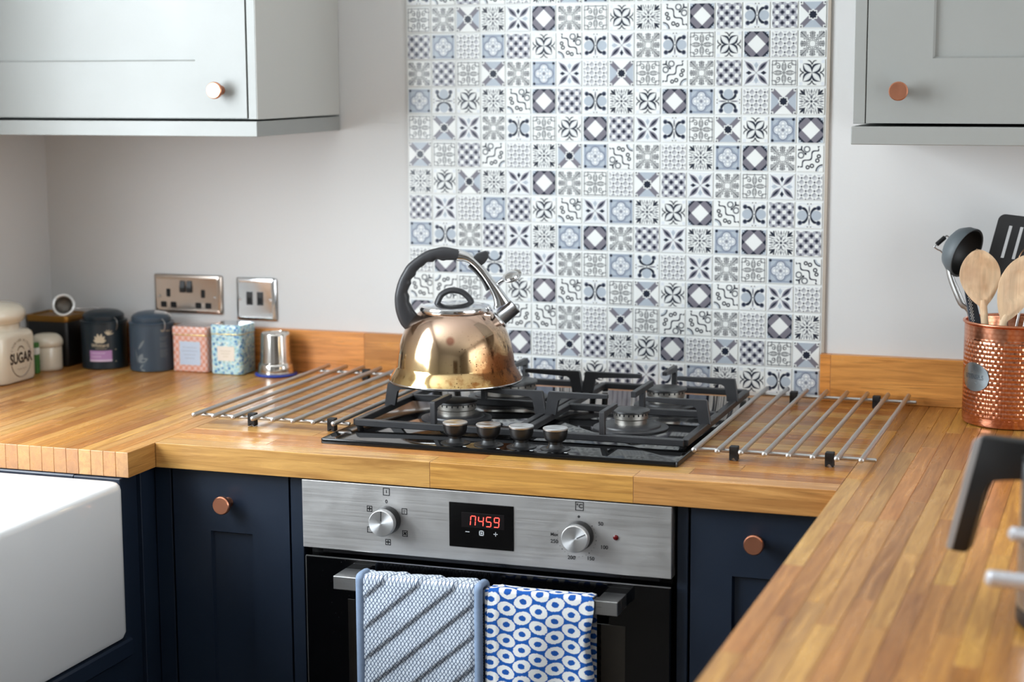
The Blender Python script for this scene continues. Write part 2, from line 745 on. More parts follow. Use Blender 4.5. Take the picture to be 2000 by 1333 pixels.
def t_radial(u, v, a, b):
    p, q = mx(a, b), mn(a, b)
    dd, ee = (p + q) * .7071, (p - q) * .7071
    def leaf(x, y, x0, x1, w):
        return ab(y) - w * sn(clamp01((x - x0) / (x1 - x0)) * pi) + .0
    c = cW
    d = leaf(p, q, .60, .97, .08)
    s, t = seg(p, q, .42, .30, .95, .45); d = mn(d, s - (.01 + t * .03))
    s, t = seg(p, q, .70, .16, .95, .24); d = mn(d, s - .03)
    s, t = seg(p, q, .20, .16, .34, .34); d = mn(d, s - .035)
    s, t = seg(p, q, .48, .12, .60, .22); d = mn(d, s - .035)
    s, t = seg(p, q, .30, .06, .58, .10); d = mn(d, s - .03)
    s, t = seg(p, q, .62, .34, .80, .30); d = mn(d, s - .03)
    c = cmix(mask(d) * .9, c, rgb(92, 96, 104))
    c = cmix(mask(leaf(p, q, .16, .52, .07)), c, rgb(92, 94, 102))
    c = cmix(mask(leaf(dd, ee, .66, 1.32, .11)), c, cN)
    s, t = seg(p, q, .55, .52, .90, .60); c = cmix(mask(s - (.02 + .05 * t)), c, cK)
    return cmix(mask(ln(a, b) - .10), c, cN)


def t_petal(u, v, a, b):
    dd, ee = (a + b) * .7071, ab(a - b) * .7071
    w = lambda x, x0, x1, k: ee - k * sn(clamp01((x - x0) / (x1 - x0)) * pi)
    c = cL
    kite = lambda p, q: ab(p - .60) * .80 + q * 1.25
    c = cmix(mask(ab(mx(a, b) - .86) - .04), c, cW)
    c = cmix(mask(kite(a, b) - .20), c, cN)
    c = cmix(mask(kite(b, a) - .22), c, cB)
    c = cmix(mask(w(dd, .02, 1.36, .30)), c, cW)
    c = cmix(mask(w(dd, .14, 1.30, .21)), c, rgb(138, 136, 148))
    return cmix(mask(w(dd, .30, 1.16, .10), .09), c, cN)


def t_check(u, v, a, b):
    k = 7.45
    g = cs((u + .63) * k) * cs((v + .63) * k)
    h = cs((u + .63) * k * 2) + cs((v + .63) * k * 2)
    c = cmix(mask(g + .55, .5), rgb(120, 118, 130), cN)
    c = cmix(mask(h + .3, .8) * .45, c, cL)
    return cmix(mask(.34 - g, .14), c, cW)


def t_quatre(u, v, a, b):
    p, q = mx(a, b), mn(a, b)
    d = mn(ln(p - .42, q) - .36, (p + q) * .7071 - .46)
    d = mn(d, mx(a, b) - .42)
    c = cmix(mask(ab(p - .86) - .05), cB, rgb(140, 150, 166))
    c = cmix(mask(ab(d - .10) - .03), c, rgb(132, 142, 158))
    c = cmix(mask(d), c, cL)
    c = cmix(mask(ab(d) - .035), c, rgb(88, 98, 118))
    for (x, r) in ((.50, .17), (.28, .12)):
        c = cmix(mask(ab(ln(p - x, q) - r) - .025), c, rgb(172, 178, 184))
        c = cmix(mask(ln(p - x, q) - r * .6), c, cW)
    c = cmix(mask(ab(ln(p - .30, q - .30) - .12) - .025), c, rgb(160, 168, 176))
    c = cmix(mask(p - .12), c, rgb(128, 132, 142))
    return cmix(mask(ln(a - .84, b - .84) - .12), c, cN)


def t_geo(u, v, a, b):
    x, y = (u + 1.0) * 1.45, (v + 1.0) * 1.45
    p, q = fract(x + y), fract(x - y + 7.0)
    ex, ey = ab(p - .5), ab(q - .5)
    lx, ly = (p + q - 1.0), (p - q)
    c = cmix(clamp01(.55 + ly * .55 - lx * .35), rgb(222, 223, 224), rgb(128, 129, 136))
    c = cmix(mask(ly + .25, .12) * .6, c, rgb(196, 198, 202))
    c = cmix(mask(.36 - mx(ex, ey), .05), c, cW)
    return cmix(mask(.80 - (ex + ey), .12), c, cN)


def t_leafx(u, v, a, b):
    p, q = mx(a, b), mn(a, b)
    dd, ee = (a + b) * .7071, ab(a - b) * .7071
    sw = sn(clamp01(dd / .98) * pi)
    w = ee - .27 * sw
    c = cW
    c = cmix(mask(w), c, cmix(clamp01(ee * 3.0), cW, cG))
    c = cmix(mask(ab(w - .01) - (.02 + .065 * sw)) * mask(dd - .98), c, cN)
    c = cmix(mask(ab(ln(p - .62, q - .36) - .34) - .05) * mask(.62 - p) * mask(q - .36) * mask(p - .97), c, cK)
    return cmix(mask(.74 - q), c, cL)


def t_scroll(u, v, a, b):
    s, t = (u + v) * .7071, (u - v) * .7071
    at = ab(t)
    # a stepped scalloped band across the diagonal
    st = s - .10 + .16 * cs(at * 6.0) * mask(at - 1.05) - mask(.95 - at, .1) * .12
    d = ab(st) - .065
    c = cmix(mask(d), cW, cN)
    # S scrolls below, quarter rings in the low corner
    for sy in (-1, 1):
        r1 = ab(ln(s + .50, t * sy - .30) - .13) - .055
        r2 = ab(ln(s + .34, t * sy - .62) - .12) - .055
        c = cmix(mask(mn(r1, r2)), c, cK)
    q = ln(u + 1.0, v + 1.0)
    c = cmix(mask(ab(q - .52) - .055), c, cN)
    c = cmix(mask(ab(q - .40) - .05), c, cB)
    # flower above
    c = cmix(mask(ab(ln(s - .72, at - .34) - .22) - .055) * mask(.45 - s - at * .3), c, rgb(90, 94, 100))
    c = cmix(mask(ln(s - .55, t) - .10), c, cN)
    c = cmix(mask(seg(s, at, .62, .0, 1.10, .05)[0] - .035), c, cK)
    return cmix(mask(seg(s, at, 1.02, .02, 1.18, .20)[0] - .06), c, cN)


def t_butterfly(u, v, a, b):
    c = cW
    c = cmix(mask(ab(ln(a - .55, b - .40) - .55) - .05) * mask(.52 - b), c, cL)
    c = cmix(mask(ln((a - .56) * .95, b) - .40), c, cB)
    arc = ab(ln(a - .74, b) - .62) - (.045 + b * .13)
    c = cmix(mask(arc) * mask(a - .74) * mask(b - .66), c, cN)
    c = cmix(mask(ln(a - .74, b - .60) - .19), c, rgb(84, 90, 108))
    c = cmix(mask(ln(a - .74, b - .58) - .12), c, cN)
    c = cmix(mask(a - .065 * sn(clamp01((b - .12) / .72) * pi)), c, rgb(112, 112, 120))
    c = cmix(mask(ln(a - .13, b - .92) - .05), c, cN)
    return cmix(mask(ln(a, b) - .05), c, cN)


DESIGN = dict(D=t_diamond, X=t_star, L=t_line, S=t_snow, R=t_radial, P=t_petal, C=t_check, Q=t_quatre, G=t_geo, J=t_leafx, K=t_scroll, B=t_butterfly)
bm = bbox(-TS / 2, TS / 2, -.0025, .0025, -TS / 2, TS / 2, .0005)
_tile_src = bpy.data.meshes.new('tile')
bm.to_mesh(_tile_src); bm.free()
TILE = {}
for k, fn in DESIGN.items():
    m, p = new_mat('printed_tile_' + fn.__name__[2:], 0.22, 0, cW, 0.5)
    x, y, z = sep(tex_coord())
    kk = 2 / TS / .96
    u, v = x * kk, z * kk
    a, b = ab(u), ab(v)
    setc(p, cmix(mask(mx(a, b) - 1.0, .03), cW, fn(u, v, a, b)))
    me = _tile_src.copy()
    me.materials.append(m)
    TILE[k] = me
GRID = ['BKCKGRXQLSDCGLKB', 'LSXRPDSLJRKDCBCX', 'CQGQCJKBPSBLJDGS', 'SCLXSQPGXLKSCPLJ', 'QBJRKDCBRJDQBGXR', 'LXPSBLJDCPBLXJQD', 'XLCKGRXQKSGRQDSK',
        'RJXRPDSLGXCPSLPG', 'CPGQCJKPQRJDKBCB', 'QBSCPRQDSCPRQDRC', 'GDQBGPSLQBGPSLQK', 'KKLXJDKBLXJDKBPG', 'DSRPKKSGXLKKSGDR', 'CJLSDGXCRJDGXCLX', 'QRJCBQRJCPBQRJBQ']
# quarter turns per tile (columns of the same grid); k = turned 90, h = 180, m = 270
ROTS = {(1, 2): 1, (1, 4): 1, (3, 4): 1, (3, 8): 1, (3, 10): 1, (3, 13): 0, (4, 1): 1, (4, 12): 1, (5, 5): 0, (6, 0): 0, (6, 3): 3, (6, 8): 2, (6, 6): 1,
        (7, 2): 1, (7, 4): 1, (7, 9): 0, (8, 1): 0, (10, 3): 1, (10, 9): 1, (11, 1): 1, (12, 4): 0, (12, 5): 1, (12, 11): 1, (2, 8): 1, (4, 14): 1, (7, 14): 1,
        (5, 1): 0, (6, 15): 3, (3, 10): 3, (10, 15): 2, (12, 10): 1, (12, 11): 0, (12, 4): 3, (12, 5): 0, (11, 0): 0, (11, 1): 1, (13, 0): 1, (8, 6): 0}
splash = thing('splashback', 'tall panel of small grey, white and blue patterned tiles behind the hob', 'splashback', (TX0 + 8 * TP, 0, 0.9))
M_GROUT = flat('white_grout', (214, 216, 214), 0.6, vary=0.03)
ztop = TZ1 + TV + .003
bm = B(); box(bm, TX0 - .001, TX0 + 16 * TP + .001, -.004, -.0003, .9005, ztop); obj('grout_backing', bm, M_GROUT, splash, world=True)
bm = B(); box(bm, TX0 + 16 * TP + .0012, TX0 + 16 * TP + .0065, -.0045, -.0003, .985, ztop); obj('edge_trim', bm, flat('beige_edge_trim', (176, 164, 150), 0.5), splash, world=True)
for j in range(15):
    for i in range(16):
        k = GRID[j][i]
        zc = TZ1 - (j - 1) * TV - TV / 2
        if zc - TS / 2 < .9:
            zc = .9008 + TS / 2
        q = ROTS.get((j, i), 0)
        link_mesh('tile', TILE[k], splash, (TX0 + (i + .5) * TP - splash.location.x, -.003, zc - .9), (0, q * pi / 2, 0))

# ---------------------------------------------------------------- oak worktops, stave by stave
ZW, ZB = 0.900, 0.8595
TONES = [(214, 164, 102), (208, 154, 92), (200, 144, 82), (218, 172, 110), (190, 132, 74), (210, 158, 96), (204, 150, 88), (180, 120, 66), (224, 184, 126)]


def staves(root, u0, u1, v0, v1, width, length, along, rnd, bias=0, z0=ZB, z1=ZW, first=None, tones=TONES, tint=1.0, bl=1.0):
    """fill a rectangle with staves; along 'x' or 'y'; widths run across"""
    n = max(1, round((v1 - v0) / width))
    w = (v1 - v0) / n
    cache = {}
    for k in range(n):
        a = v0 + k * w
        cuts = [u0]
        p = u0 + rnd.uniform(.25, 1.0) * length
        while p < u1 - .12:
            cuts.append(p)
            p += rnd.uniform(.75, 1.3) * length
        cuts.append(u1)
        if first and k == 0:
            cuts = first
        for c0, c1 in zip(cuts, cuts[1:]):
            L = c1 - c0
            bm = bbox(-L / 2 + .00012, L / 2 - .00012, -w / 2 + .00012, w / 2 - .00012, 0, z1 - z0, .0006)
            me = bpy.data.meshes.new('stave')
            bm.to_mesh(me); bm.free()
            me.materials.append(M_WOOD)
            t = tones[min(len(tones) - 1, max(0, int(rnd.triangular(0, len(tones), 3.0 + bias))))]
            j = rnd.uniform(.93, 1.05) * tint
            col = rgb(t[0] * j, t[1] * j * rnd.uniform(.95, 1.0), t[2] * j * rnd.uniform(.80, .93) * bl)
            cu, cv = (c0 + c1) / 2, a + w / 2
            rot = (0, 0, 0) if along == 'x' else (0, 0, pi / 2)
            pos = (cu, cv, z0) if along == 'x' else (cv, cu, z0)
            link_mesh('stave', me, root, Vector(pos) - wloc(root), rot, col)


rw = random.Random(21)
XA, XB, YW = -0.3242, 0.7718, -0.7168
top_main = thing('worktop', 'middle oak worktop running under the black hob along the tiled wall', 'worktop', ((XA + XB) / 2, -.36, ZB))
staves(top_main, XA, XB, YW, -.001, .0422, .42, 'x', rw, 0, first=[XA, .152, .474, XB])
top_left = thing('worktop', 'left oak worktop under the tins, its end grain showing above the white sink', 'worktop', (-.65, -.4, ZB))
staves(top_left, -.800, -.001, XL + .001, XA - .0004, .0226, .46, 'y', rw, -.3)
RTONES = [(206, 146, 86), (198, 138, 78), (212, 156, 96), (190, 128, 70), (216, 166, 108), (202, 142, 82), (182, 120, 66)]
top_right = thing('worktop', 'right oak worktop running forward past the copper pot and steel jug', 'worktop', (1.08, -1.1, ZB))
staves(top_right, -2.35, -.001, XB + .0004, 1.42, .0260, .40, 'y', rw, 0, tones=RTONES, tint=.95, bl=.82)

UPS = [(226, 164, 96), (216, 152, 84), (222, 158, 90)]
up_l = thing('upstand', 'low oak upstand against the wall left of the patterned tiles', 'upstand', (-.5, -.01, ZW))
for i, (a, b) in enumerate(((XL + .001, -.62), (-.62, -.262), (-.262, TX0 - .002))):
    staves(up_l, a, b, -.0195, -.0005, .019, 2.0, 'x', rw, 0, ZW + .0004, ZW + .0845, tones=UPS)
up_r = thing('upstand', 'low oak upstand against the wall right of the patterned tiles', 'upstand', (1.0, -.01, ZW))
for a, b in ((TX0 + 16 * TP + .002, .648), (.648, 1.24), (1.24, 1.42)):
    staves(up_r, a, b, -.0195, -.0005, .019, 2.0, 'x', rw, 0, ZW + .0004, ZW + .0845, tones=UPS)


# ---------------------------------------------------------------- cabinets
def shaker(root, name, x0, x1, z0, z1, y, mat, rail_l, rail_r, rail_b, rail_t, th=.02, rec=.006, label=None):
    """shaker door facing -y at plane y: frame with a recessed panel and a small bead"""
    bm = B()
    a0, a1, b0, b1 = x0 + rail_l, x1 - rail_r, z0 + rail_b, z1 - rail_t
    for p in ((x0, a0, z0, z1), (a1, x1, z0, z1), (a0, a1, z0, b0), (a0, a1, b1, z1)):
        box(bm, p[0], p[1], y, y + th, p[2], p[3])
    bmesh.ops.remove_doubles(bm, verts=bm.verts, dist=1e-5)
    d = obj(name, bm, mat, root, world=True, label=label)
    bm = B()
    # panel with sloped bead
    bd = .003
    loft(bm, [[(a0, y + .001, b0), (a1, y + .001, b0), (a1, y + .001, b1), (a0, y + .001, b1)],
              [(a0 + bd, y + rec, b0 + bd), (a1 - bd, y + rec, b0 + bd), (a1 - bd, y + rec, b1 - bd), (a0 + bd, y + rec, b1 - bd)]], cap=False)
    box(bm, a0, a1, y + rec, y + th - .002, b0, b1)
    obj('panel', bm, mat, d, world=True)
    return d


def knob(parent, x, y, z, r=.0148, L=.028):
    bm = B()
    lathe(bm, [(0, 0), (.0085, 0), (.0075, .004), (.0068, L - .012), (r - .001, L - .009), (r, L - .0075), (r, L - .002), (r - .0015, L), (0, L)], 28, axis_mtx((x, y, z), (0, -1, 0)))
    return obj('knob', bm, M_COPPER, parent, 35, world=True)


ZCAB = 1.407
cl = thing('wall_cabinet', 'pale grey wall cabinet with a bright copper knob above the tins and jars', 'cabinet', (-.65, -.17, ZCAB))
YC = -.328
obj('carcass', bbox(XL + .003, -.3148, YC, -.001, ZCAB, 2.15, .001), M_GREY, cl, world=True)
obj('end_panel', bbox(-.3146, -.3135, YC - .020, -.001, ZCAB + .001, 2.15, .0004), flat('grey_paint_lit_side', (188, 187, 181), .4, vary=.02), cl, world=True)  # cabinet grey lightened here: brightness of this side put into the colour
obj('frame_strip', bbox(-.3312, -.3148, YC - .020, YC, ZCAB + .001, 2.15, .0008), M_GREY, cl, world=True)
dl = shaker(cl, 'door', XL + .03, -.3338, ZCAB + .003, 2.14, YC - .021, M_GREY, .10, .100, .100, .1)
knob(dl, -.3842, YC - .021, 1.4590)
bm = B(); box(bm, XL + .004, -.3132, YC - .024, -.001, ZCAB - .0295, ZCAB - .0025); bev(bm, .0012, 2)
obj('pelmet', bm, M_GREY, cl, world=True)
cr = thing('wall_cabinet', 'grey wall cabinet with a copper knob above the utensil pot', 'cabinet', (1.1, -.17, ZCAB))
obj('carcass', bbox(.7275, 1.52, YC, -.001, ZCAB - .001, 2.15, .001), M_GREY, cr, world=True)
obj('frame_strip', bbox(.7275, .7462, YC - .020, YC, ZCAB - .001, 2.15, .0008), M_GREY, cr, world=True)
dr = shaker(cr, 'door', .7478, 1.50, ZCAB, 2.14, YC - .021, M_GREY, .100, .1, .100, .1)
knob(dr, .8000, YC - .021, 1.4570)
obj('pelmet', bev(bbox(.7255, 1.53, YC - .026, -.001, ZCAB - .0335, ZCAB - .005, .001), .0015), M_GREY, cr, world=True)

# base units
YD = -.700
bl = thing('base_cabinet', 'narrow navy base cabinet with a copper knob left of the oven', 'cabinet', (-.2, -.35, 0))
obj('carcass', bbox(-.306, -.0705, -.679, -.01, .12, ZB - .0006, .001), M_NAVY, bl, world=True)
obj('plinth', bbox(-.306, -.0705, -.63, -.61, .0, .119, .001), M_NAVY, bl, world=True)
dd = shaker(bl, 'door', -.3036, -.0962, .13, ZB - .004, YD, M_NAVY, .0665, .0660, .1, .0985, rec=.007)
knob(dd, -.2035, YD, .8065)
obj('side_strip', bbox(-.0930, -.0712, YD, -.6795, .12, ZB - .002, .0008), M_NAVY, bl, world=True)
br = thing('base_cabinet', 'navy base cabinet with a copper knob right of the oven', 'cabinet', (.65, -.35, 0))
obj('carcass', bbox(.5365, .789, -.679, -.01, .12, ZB - .0006, .001), M_NAVY, br, world=True)
obj('plinth', bbox(.5365, .789, -.63, -.61, .0, .119, .001), M_NAVY, br, world=True)
de = shaker(br, 'door', .5575, .785, .13, ZB - .004, YD, M_NAVY, .0620, .07, .1, .0985, rec=.007)
knob(de, .6560, YD, .8128)
obj('side_strip', bbox(.5370, .5535, YD, -.6795, .12, ZB - .002, .0008), M_NAVY, br, world=True)
# corner post between the sink run and the oven run
cp_ = thing('corner_post', 'dark navy fluted corner post between the white sink and the narrow base cabinet', 'corner post', (-.34, -.75, 0))
for x0, x1, y0, y1 in ((-.338, -.3085, YD + .002, -.60), (-.42, -.3395, -.7235, -.60), (-.42, -.3350, -.7475, -.7240), (-.42, -.3420, -.7770, -.7480), (-.42, -.3360, -.8080, -.7775)):
    obj('strip', bbox(x0, x1, y0, y1, .1, ZB - .001, .001), M_NAVY, cp_, world=True)
# sink unit
su = thing('sink_cabinet', 'dark navy cabinet carrying the white sink', 'cabinet', (-.65, -1.1, 0))
obj('carcass', bbox(XL + .002, -.352, -1.50, -.809, .1, .605, .002), M_NAVY, su, world=True)
obj('ledge', bbox(-.3515, -.318, -1.50, -.812, .575, .6045, .003), M_NAVY, su, world=True)
obj('door', bbox(-.3515, -.330, -1.49, -.815, .12, .570, .002), M_NAVY, su, world=True)
obj('plinth', bbox(-.40, -.38, -1.50, -.81, 0, .099, .002), M_NAVY, su, world=True)
s2 = thing('base_cabinet', 'navy base cabinet under the left worktop and tins', 'cabinet', (-.7, -.4, 0))
obj('carcass', bbox(XL + .002, -.4205, -.806, -.002, .1, ZB - .0006, .002), M_NAVY, s2, world=True)
obj('plinth', bbox(XL + .002, -.45, -.80, -.01, 0, .099, .002), M_NAVY, s2, world=True)
# right-hand run
rr_ = thing('base_cabinet', 'navy base run under the right worktop', 'cabinet', (1.1, -1.2, 0))
obj('carcass', bbox(.812, 1.41, -2.34, -.002, .1, ZB - .0006, .002), M_NAVY, rr_, world=True)
obj('plinth', bbox(.86, 1.40, -2.33, -.01, 0, .099, .002), M_NAVY, rr_, world=True)
for i, (a, b) in enumerate(((-2.33, -1.80), (-1.795, -1.26), (-1.255, -.72))):
    d = obj('door', bbox(.792, .811, a, b, .13, ZB - .006, .0015), M_NAVY, rr_, world=True)
    bm = B(); lathe(bm, [(0, 0), (.0085, 0), (.007, .016), (.0148, .02), (.0148, .027), (0, .028)], 24, axis_mtx((.792, b - .05, .80), (-1, 0, 0)))
    obj('knob', bm, M_COPPER, d, 35, world=True)

# ---------------------------------------------------------------- white belfast sink
sk = thing('sink', 'large white ceramic butler sink with rounded rim below the end-grain worktop', 'sink', (-.56, -1.13, .6055))
sx0, sx1, sy0, sy1, sz0, sz1 = -.82, -.3215, -1.44, -.8115, .6055, .8575
bm = B()
cxs, cys = (sx0 + sx1) / 2, (sy0 + sy1) / 2
W_, D_ = sx1 - sx0, sy1 - sy0


def ring(w, d, r, z):
    return [(x + cxs, y + cys, z) for x, y in rrect(w, d, r, 6)]


loft(bm, [ring(W_ - .02, D_ - .02, .02, sz0), ring(W_ - .006, D_ - .006, .024, sz0 + .003), ring(W_, D_, .024, sz0 + .012), ring(W_, D_, .024, sz1 - .012),
          ring(W_ - .003, D_ - .003, .024, sz1 - .005), ring(W_ - .010, D_ - .010, .022, sz1 - .001), ring(W_ - .02, D_ - .02, .02, sz1),
          ring(W_ - .062, D_ - .062, .030, sz1), ring(W_ - .070, D_ - .070, .030, sz1 - .002), ring(W_ - .076, D_ - .076, .032, sz1 - .010),
          ring(W_ - .10, D_ - .10, .045, sz0 + .06), ring(W_ - .13, D_ - .13, .05, sz0 + .035), ring(W_ - .18, D_ - .18, .05, sz0 + .03)])
obj('basin', bm, M_CERAMIC, sk, 40, world=True)
bm = B(); lathe(bm, [(0, .0), (.035, 0), (.043, .003), (.045, .001)], 32, Matrix.Translation((cxs, cys, sz0 + .03)))
obj('drain', bm, M_CHROME, sk, 40, world=True)

# ---------------------------------------------------------------- oven
YO = -.7140
ov = thing('oven', 'built-in steel oven with a red clock display under the hob', 'oven', (.233, -.4, .2))
OX0, OX1 = -.0660, .5322
obj('casing', bbox(OX0 + .004, OX1 - .004, -.690, -.05, .25, ZB - .003, .001), M_GAP, ov, world=True)
fas = obj('fascia', bev(bbox(OX0, OX1, YO, -.6905, .7480, ZB - .0022, .0001), .0), M_FASCIA, ov, world=True) if False else obj('fascia', bbox(OX0, OX1, YO, -.6905, .7480, ZB - .0022, .0012, 2), M_FASCIA, ov, world=True)
M_PRINT = flat('black_print', (22, 22, 24), .6)
M_WPRINT = flat('pale_print', (205, 208, 210), .6)


def oven_knob(x, z, ang, name='knob'):
    bm = B(); lathe(bm, [(0, 0), (.0222, 0), (.0218, .006), (.0205, .014), (0, .014)], 40, axis_mtx((x, YO, z), (0, -1, 0)))
    k = obj('dial', bm, M_BLACKPL, ov, 35, world=True, label='round aluminium oven dial with black base')
    bm = B(); lathe(bm, [(0, .0), (.0203, .0), (.0206, .001), (.0206, .0115), (.0196, .0130), (.0, .0130)], 48)
    m = obj('cap', bm, M_SPUN, k, 30)
    m.rotation_euler = (radians(90), 0, 0)
    m.location = Vector((x, YO - .014, z)) - wloc(ov)
    bm = B()
    d = Vector((sin(ang), 0, cos(ang)))
    c = Vector((x, YO - .0271, z))
    obar(bm, c + d * .004, c + d * .0195, .0012, .0006, Vector((0, -1, 0)))
    obj('pointer', bm, M_PRINT, k, world=True)


oven_knob(.0795, .8030, radians(2))
oven_knob(.3905, .8035, radians(62))
bm = B()


def frame2(bm, cx, cz, w, h, t, y, r=None):
    for a, b, c, d in ((cx - w / 2, cx + w / 2, cz + h / 2 - t, cz + h / 2), (cx - w / 2, cx + w / 2, cz - h / 2, cz - h / 2 + t),
                       (cx - w / 2, cx - w / 2 + t, cz - h / 2, cz + h / 2), (cx + w / 2 - t, cx + w / 2, cz - h / 2, cz + h / 2)):
        box(bm, a, b, y - .0003, y + .0002, c, d)


frame2(bm, .0782, .8475, .0112, .0122, .0011, YO)
text_bm(bm, 'I', .007, M_front(.0782, YO - .0003, .8475), .02)
text_bm(bm, '0', .008, M_front(.0782, YO - .0003, .8318), .025)
for (px, pz, kind) in ((.0495, .8185, 'fan'), (.1080, .8185, 'lamp'), (.0495, .7850, 'blank'), (.1085, .7835, 'fan2'), (.0800, .7675, 'fan')):
    frame2(bm, px, pz, .0090, .0097, .0011, YO)
    if kind.startswith('fan'):
        for a in range(4):
            c = cos(a * pi / 2 + (.7 if kind == 'fan2' else 0)); s_ = sin(a * pi / 2 + (.7 if kind == 'fan2' else 0))
            obar(bm, (px, YO - .0002, pz), (px + c * .0032, YO - .0002, pz + s_ * .0032), .0017, .0003, Vector((0, -1, 0)))
    elif kind == 'lamp':
        text_bm(bm, 'o', .006, M_front(px, YO - .0003, pz + .001))
        box(bm, px - .0008, px + .0008, YO - .0003, YO, pz - .003, pz - .0018)
frame2(bm, .3905, .8480, .0132, .0137, .0012, YO)
text_bm(bm, '°C', .0090, M_front(.3905, YO - .0003, .8480), .03)
for t, x, z in (('50', .4235, .8235), ('100', .4290, .7880), ('150', .4080, .7690), ('200', .3780, .7680), ('250', .3510, .7910), ('Max', .3510, .8015)):
    text_bm(bm, t, .0080 if t != 'Max' else .0070, M_front(x, YO - .0003, z), .022)
lathe(bm, [(0, 0), (.0021, 0), (0, .0003)], 12, axis_mtx((.3895, YO, .8320), (0, -1, 0)))
for k in range(22):
    a = radians(52 + k * 11.0)
    rr = .0305
    px, pz = .386 + rr * sin(a), .8005 + rr * cos(a)
    lathe(bm, [(0, 0), (.0009 if k % 4 == 0 else .0005, 0), (0, .0003)], 8, axis_mtx((px, YO, pz), (0, -1, 0)))
obj('markings', bm, M_PRINT, fas, world=True, kind='stuff')
bm = B(); lathe(bm, [(0, 0), (.0042, 0), (.0040, .0015), (.002, .0026), (0, .003)], 20, axis_mtx((.4470, YO, .8045), (0, -1, 0)))
obj('pilot_lamp', bm, flat('dark_red_lens', (96, 14, 16), .15), fas, 50, world=True)
dsp = obj('display', bbox(.1822, .2866, YO - .0012, YO - .0001, .7700, .8400, .0006), glossy_black('display_glass', (6, 6, 7), .08), ov, world=True)
obj('display_window', bbox(.2025, .2720, YO - .0015, YO - .0011, .8020, .8250, .0001), glossy_black('display_tint', (22, 19, 20), .15), dsp, world=True)
m, p = new_mat('red_led', 0.5)
p.inputs['Base Color'].default_value = rgb(120, 10, 10)
p.inputs['Emission Color'].default_value = (1.0, .075, .055, 1)
p.inputs['Emission Strength'].default_value = 4.0
M_LED = m
SEGS = {'n': 'abcef', '4': 'bcfg', '5': 'acdfg', '9': 'abcdfg'}
for k, ch in enumerate('n459'):
    bm = B()
    x0, z0, w, h, t, y = .2170 + k * .0127, .8055, .0078, .0148, .0011, YO - .0018
    sl = .0012
    S_ = dict(a=((0, h), (w, h)), b=((w, h), (w, h / 2)), c=((w, h / 2), (w, 0)), d=((0, 0), (w, 0)), e=((0, h / 2), (0, 0)), f=((0, h), (0, h / 2)), g=((0, h / 2), (w, h / 2)))
    for sg in SEGS[ch]:
        (ax, az), (bx_, bz) = S_[sg]
        A_, B_ = Vector((x0 + ax + sl * az / h, y, z0 + az)), Vector((x0 + bx_ + sl * bz / h, y, z0 + bz))
        e = (B_ - A_).normalized() * .0007
        obar(bm, A_ + e, B_ - e, t, .0003, Vector((0, -1, 0)))
    obj('digit', bm, M_LED, dsp, world=True)
bm = B()
box(bm, .2090, .2155, YO - .0015, YO - .0011, .7945, .7955)
box(bm, .2545, .2610, YO - .0015, YO - .0011, .7940, .7950); box(bm, .2573, .2583, YO - .0015, YO - .0011, .7912, .7977)
frame2(bm, .2350, .7945, .0078, .0080, .0014, YO - .0013)
box(bm, .2338, .2362, YO - .0015, YO - .0011, .7933, .7957)
obj('button_signs', bm, M_WPRINT, dsp, world=True, kind='stuff')
# vent gap, door, handle
obj('vent_strip', bbox(OX0 + .03, OX1 - .02, YO + .010, YO + .018, .7395, .7455, .0008), flat('dark_steel', (60, 60, 62), .3, 1.0), ov, world=True)
dz1, dz0 = .7352, .262
door = obj('door', bbox(OX0 + .0045, OX1 - .0005, YO, -.6905, dz0, dz1, .0022, 2), M_OVENGLASS, ov, world=True)
bm = B()
for a, b, c, d in ((OX0 + .0050, OX1 - .0010, dz1 - .0010, dz1 + .0003), (OX0 + .0042, OX0 + .0052, dz0, dz1 - .001)):
    box(bm, a, b, YO - .0006, YO + .002, c, d)
obj('edge_strip', bm, M_BRUSH, door, world=True)
m, p = new_mat('oven_window', .06, 0, rgb(30, 28, 25), .5)
setc(p, cmix(nz(tex_coord(), 50, 3), rgb(20, 18, 16), rgb(36, 33, 30)))
obj('window', bbox(.010, .462, YO - .0006, YO + .001, .33, .6700, .0003), m, door, world=True)
obj('window_frame', bbox(.4245, .4622, YO - .0008, YO + .001, .33, .6695, .0003), flat('oven_cavity_grey', (66, 60, 52), .5, vary=.15, nscale=120), door, world=True)
HX0, HX1, HY0, HY1, HZ0, HZ1 = .0073, .4636, -.7620, -.7420, .6985, .7200
bm = bbox(HX0, HX1, HY0, HY1, HZ0, HZ1, .0012, 2)
hd = obj('handle', bm, M_BRUSH, door, world=True)
bm = B()
for x in (HX0, HX1 - .034):
    box(bm, x, x + .034, HY1, YO - .0002, HZ0 + .002, HZ1 - .0005)
obj('handle_bracket', bm, M_BRUSH, hd, world=True)

# ---------------------------------------------------------------- gas hob
HZ = .9085
hob = thing('hob', 'black glass gas hob with four burners and four control knobs', 'hob', (.2267, -.357, ZW))
obj('glass', bev(bbox(-.0680, .5215, -.6400, -.0730, ZW + .0004, HZ, .0002), .0), M_GLASS_BLK, hob, world=True) if False else None
bm = B()
prism(bm, rrect(.5895, .567, .006, 4, .22675, -.3565), FZ, ZW + .0004, HZ)
bev(bm, .0018, 2, [e for e in bm.edges if abs(e.verts[0].co.z - HZ) < 1e-6 and abs(e.verts[1].co.z - HZ) < 1e-6])
obj('glass', bm, M_GLASS_BLK, hob, 30, world=True)
M_BURN = flat('aluminium_burner', (188, 184, 176), .36, 1.0, vary=.12, nscale=80)
M_CAP = flat('black_enamel_cap', (30, 30, 31), .34, spec=.5)
BURN = [(.384, -.404, .0285, .062), (.388, -.188, .0335, .056), (.080, -.412, .0335, .060), (.098, -.198, .050, .072)]
KB = .95
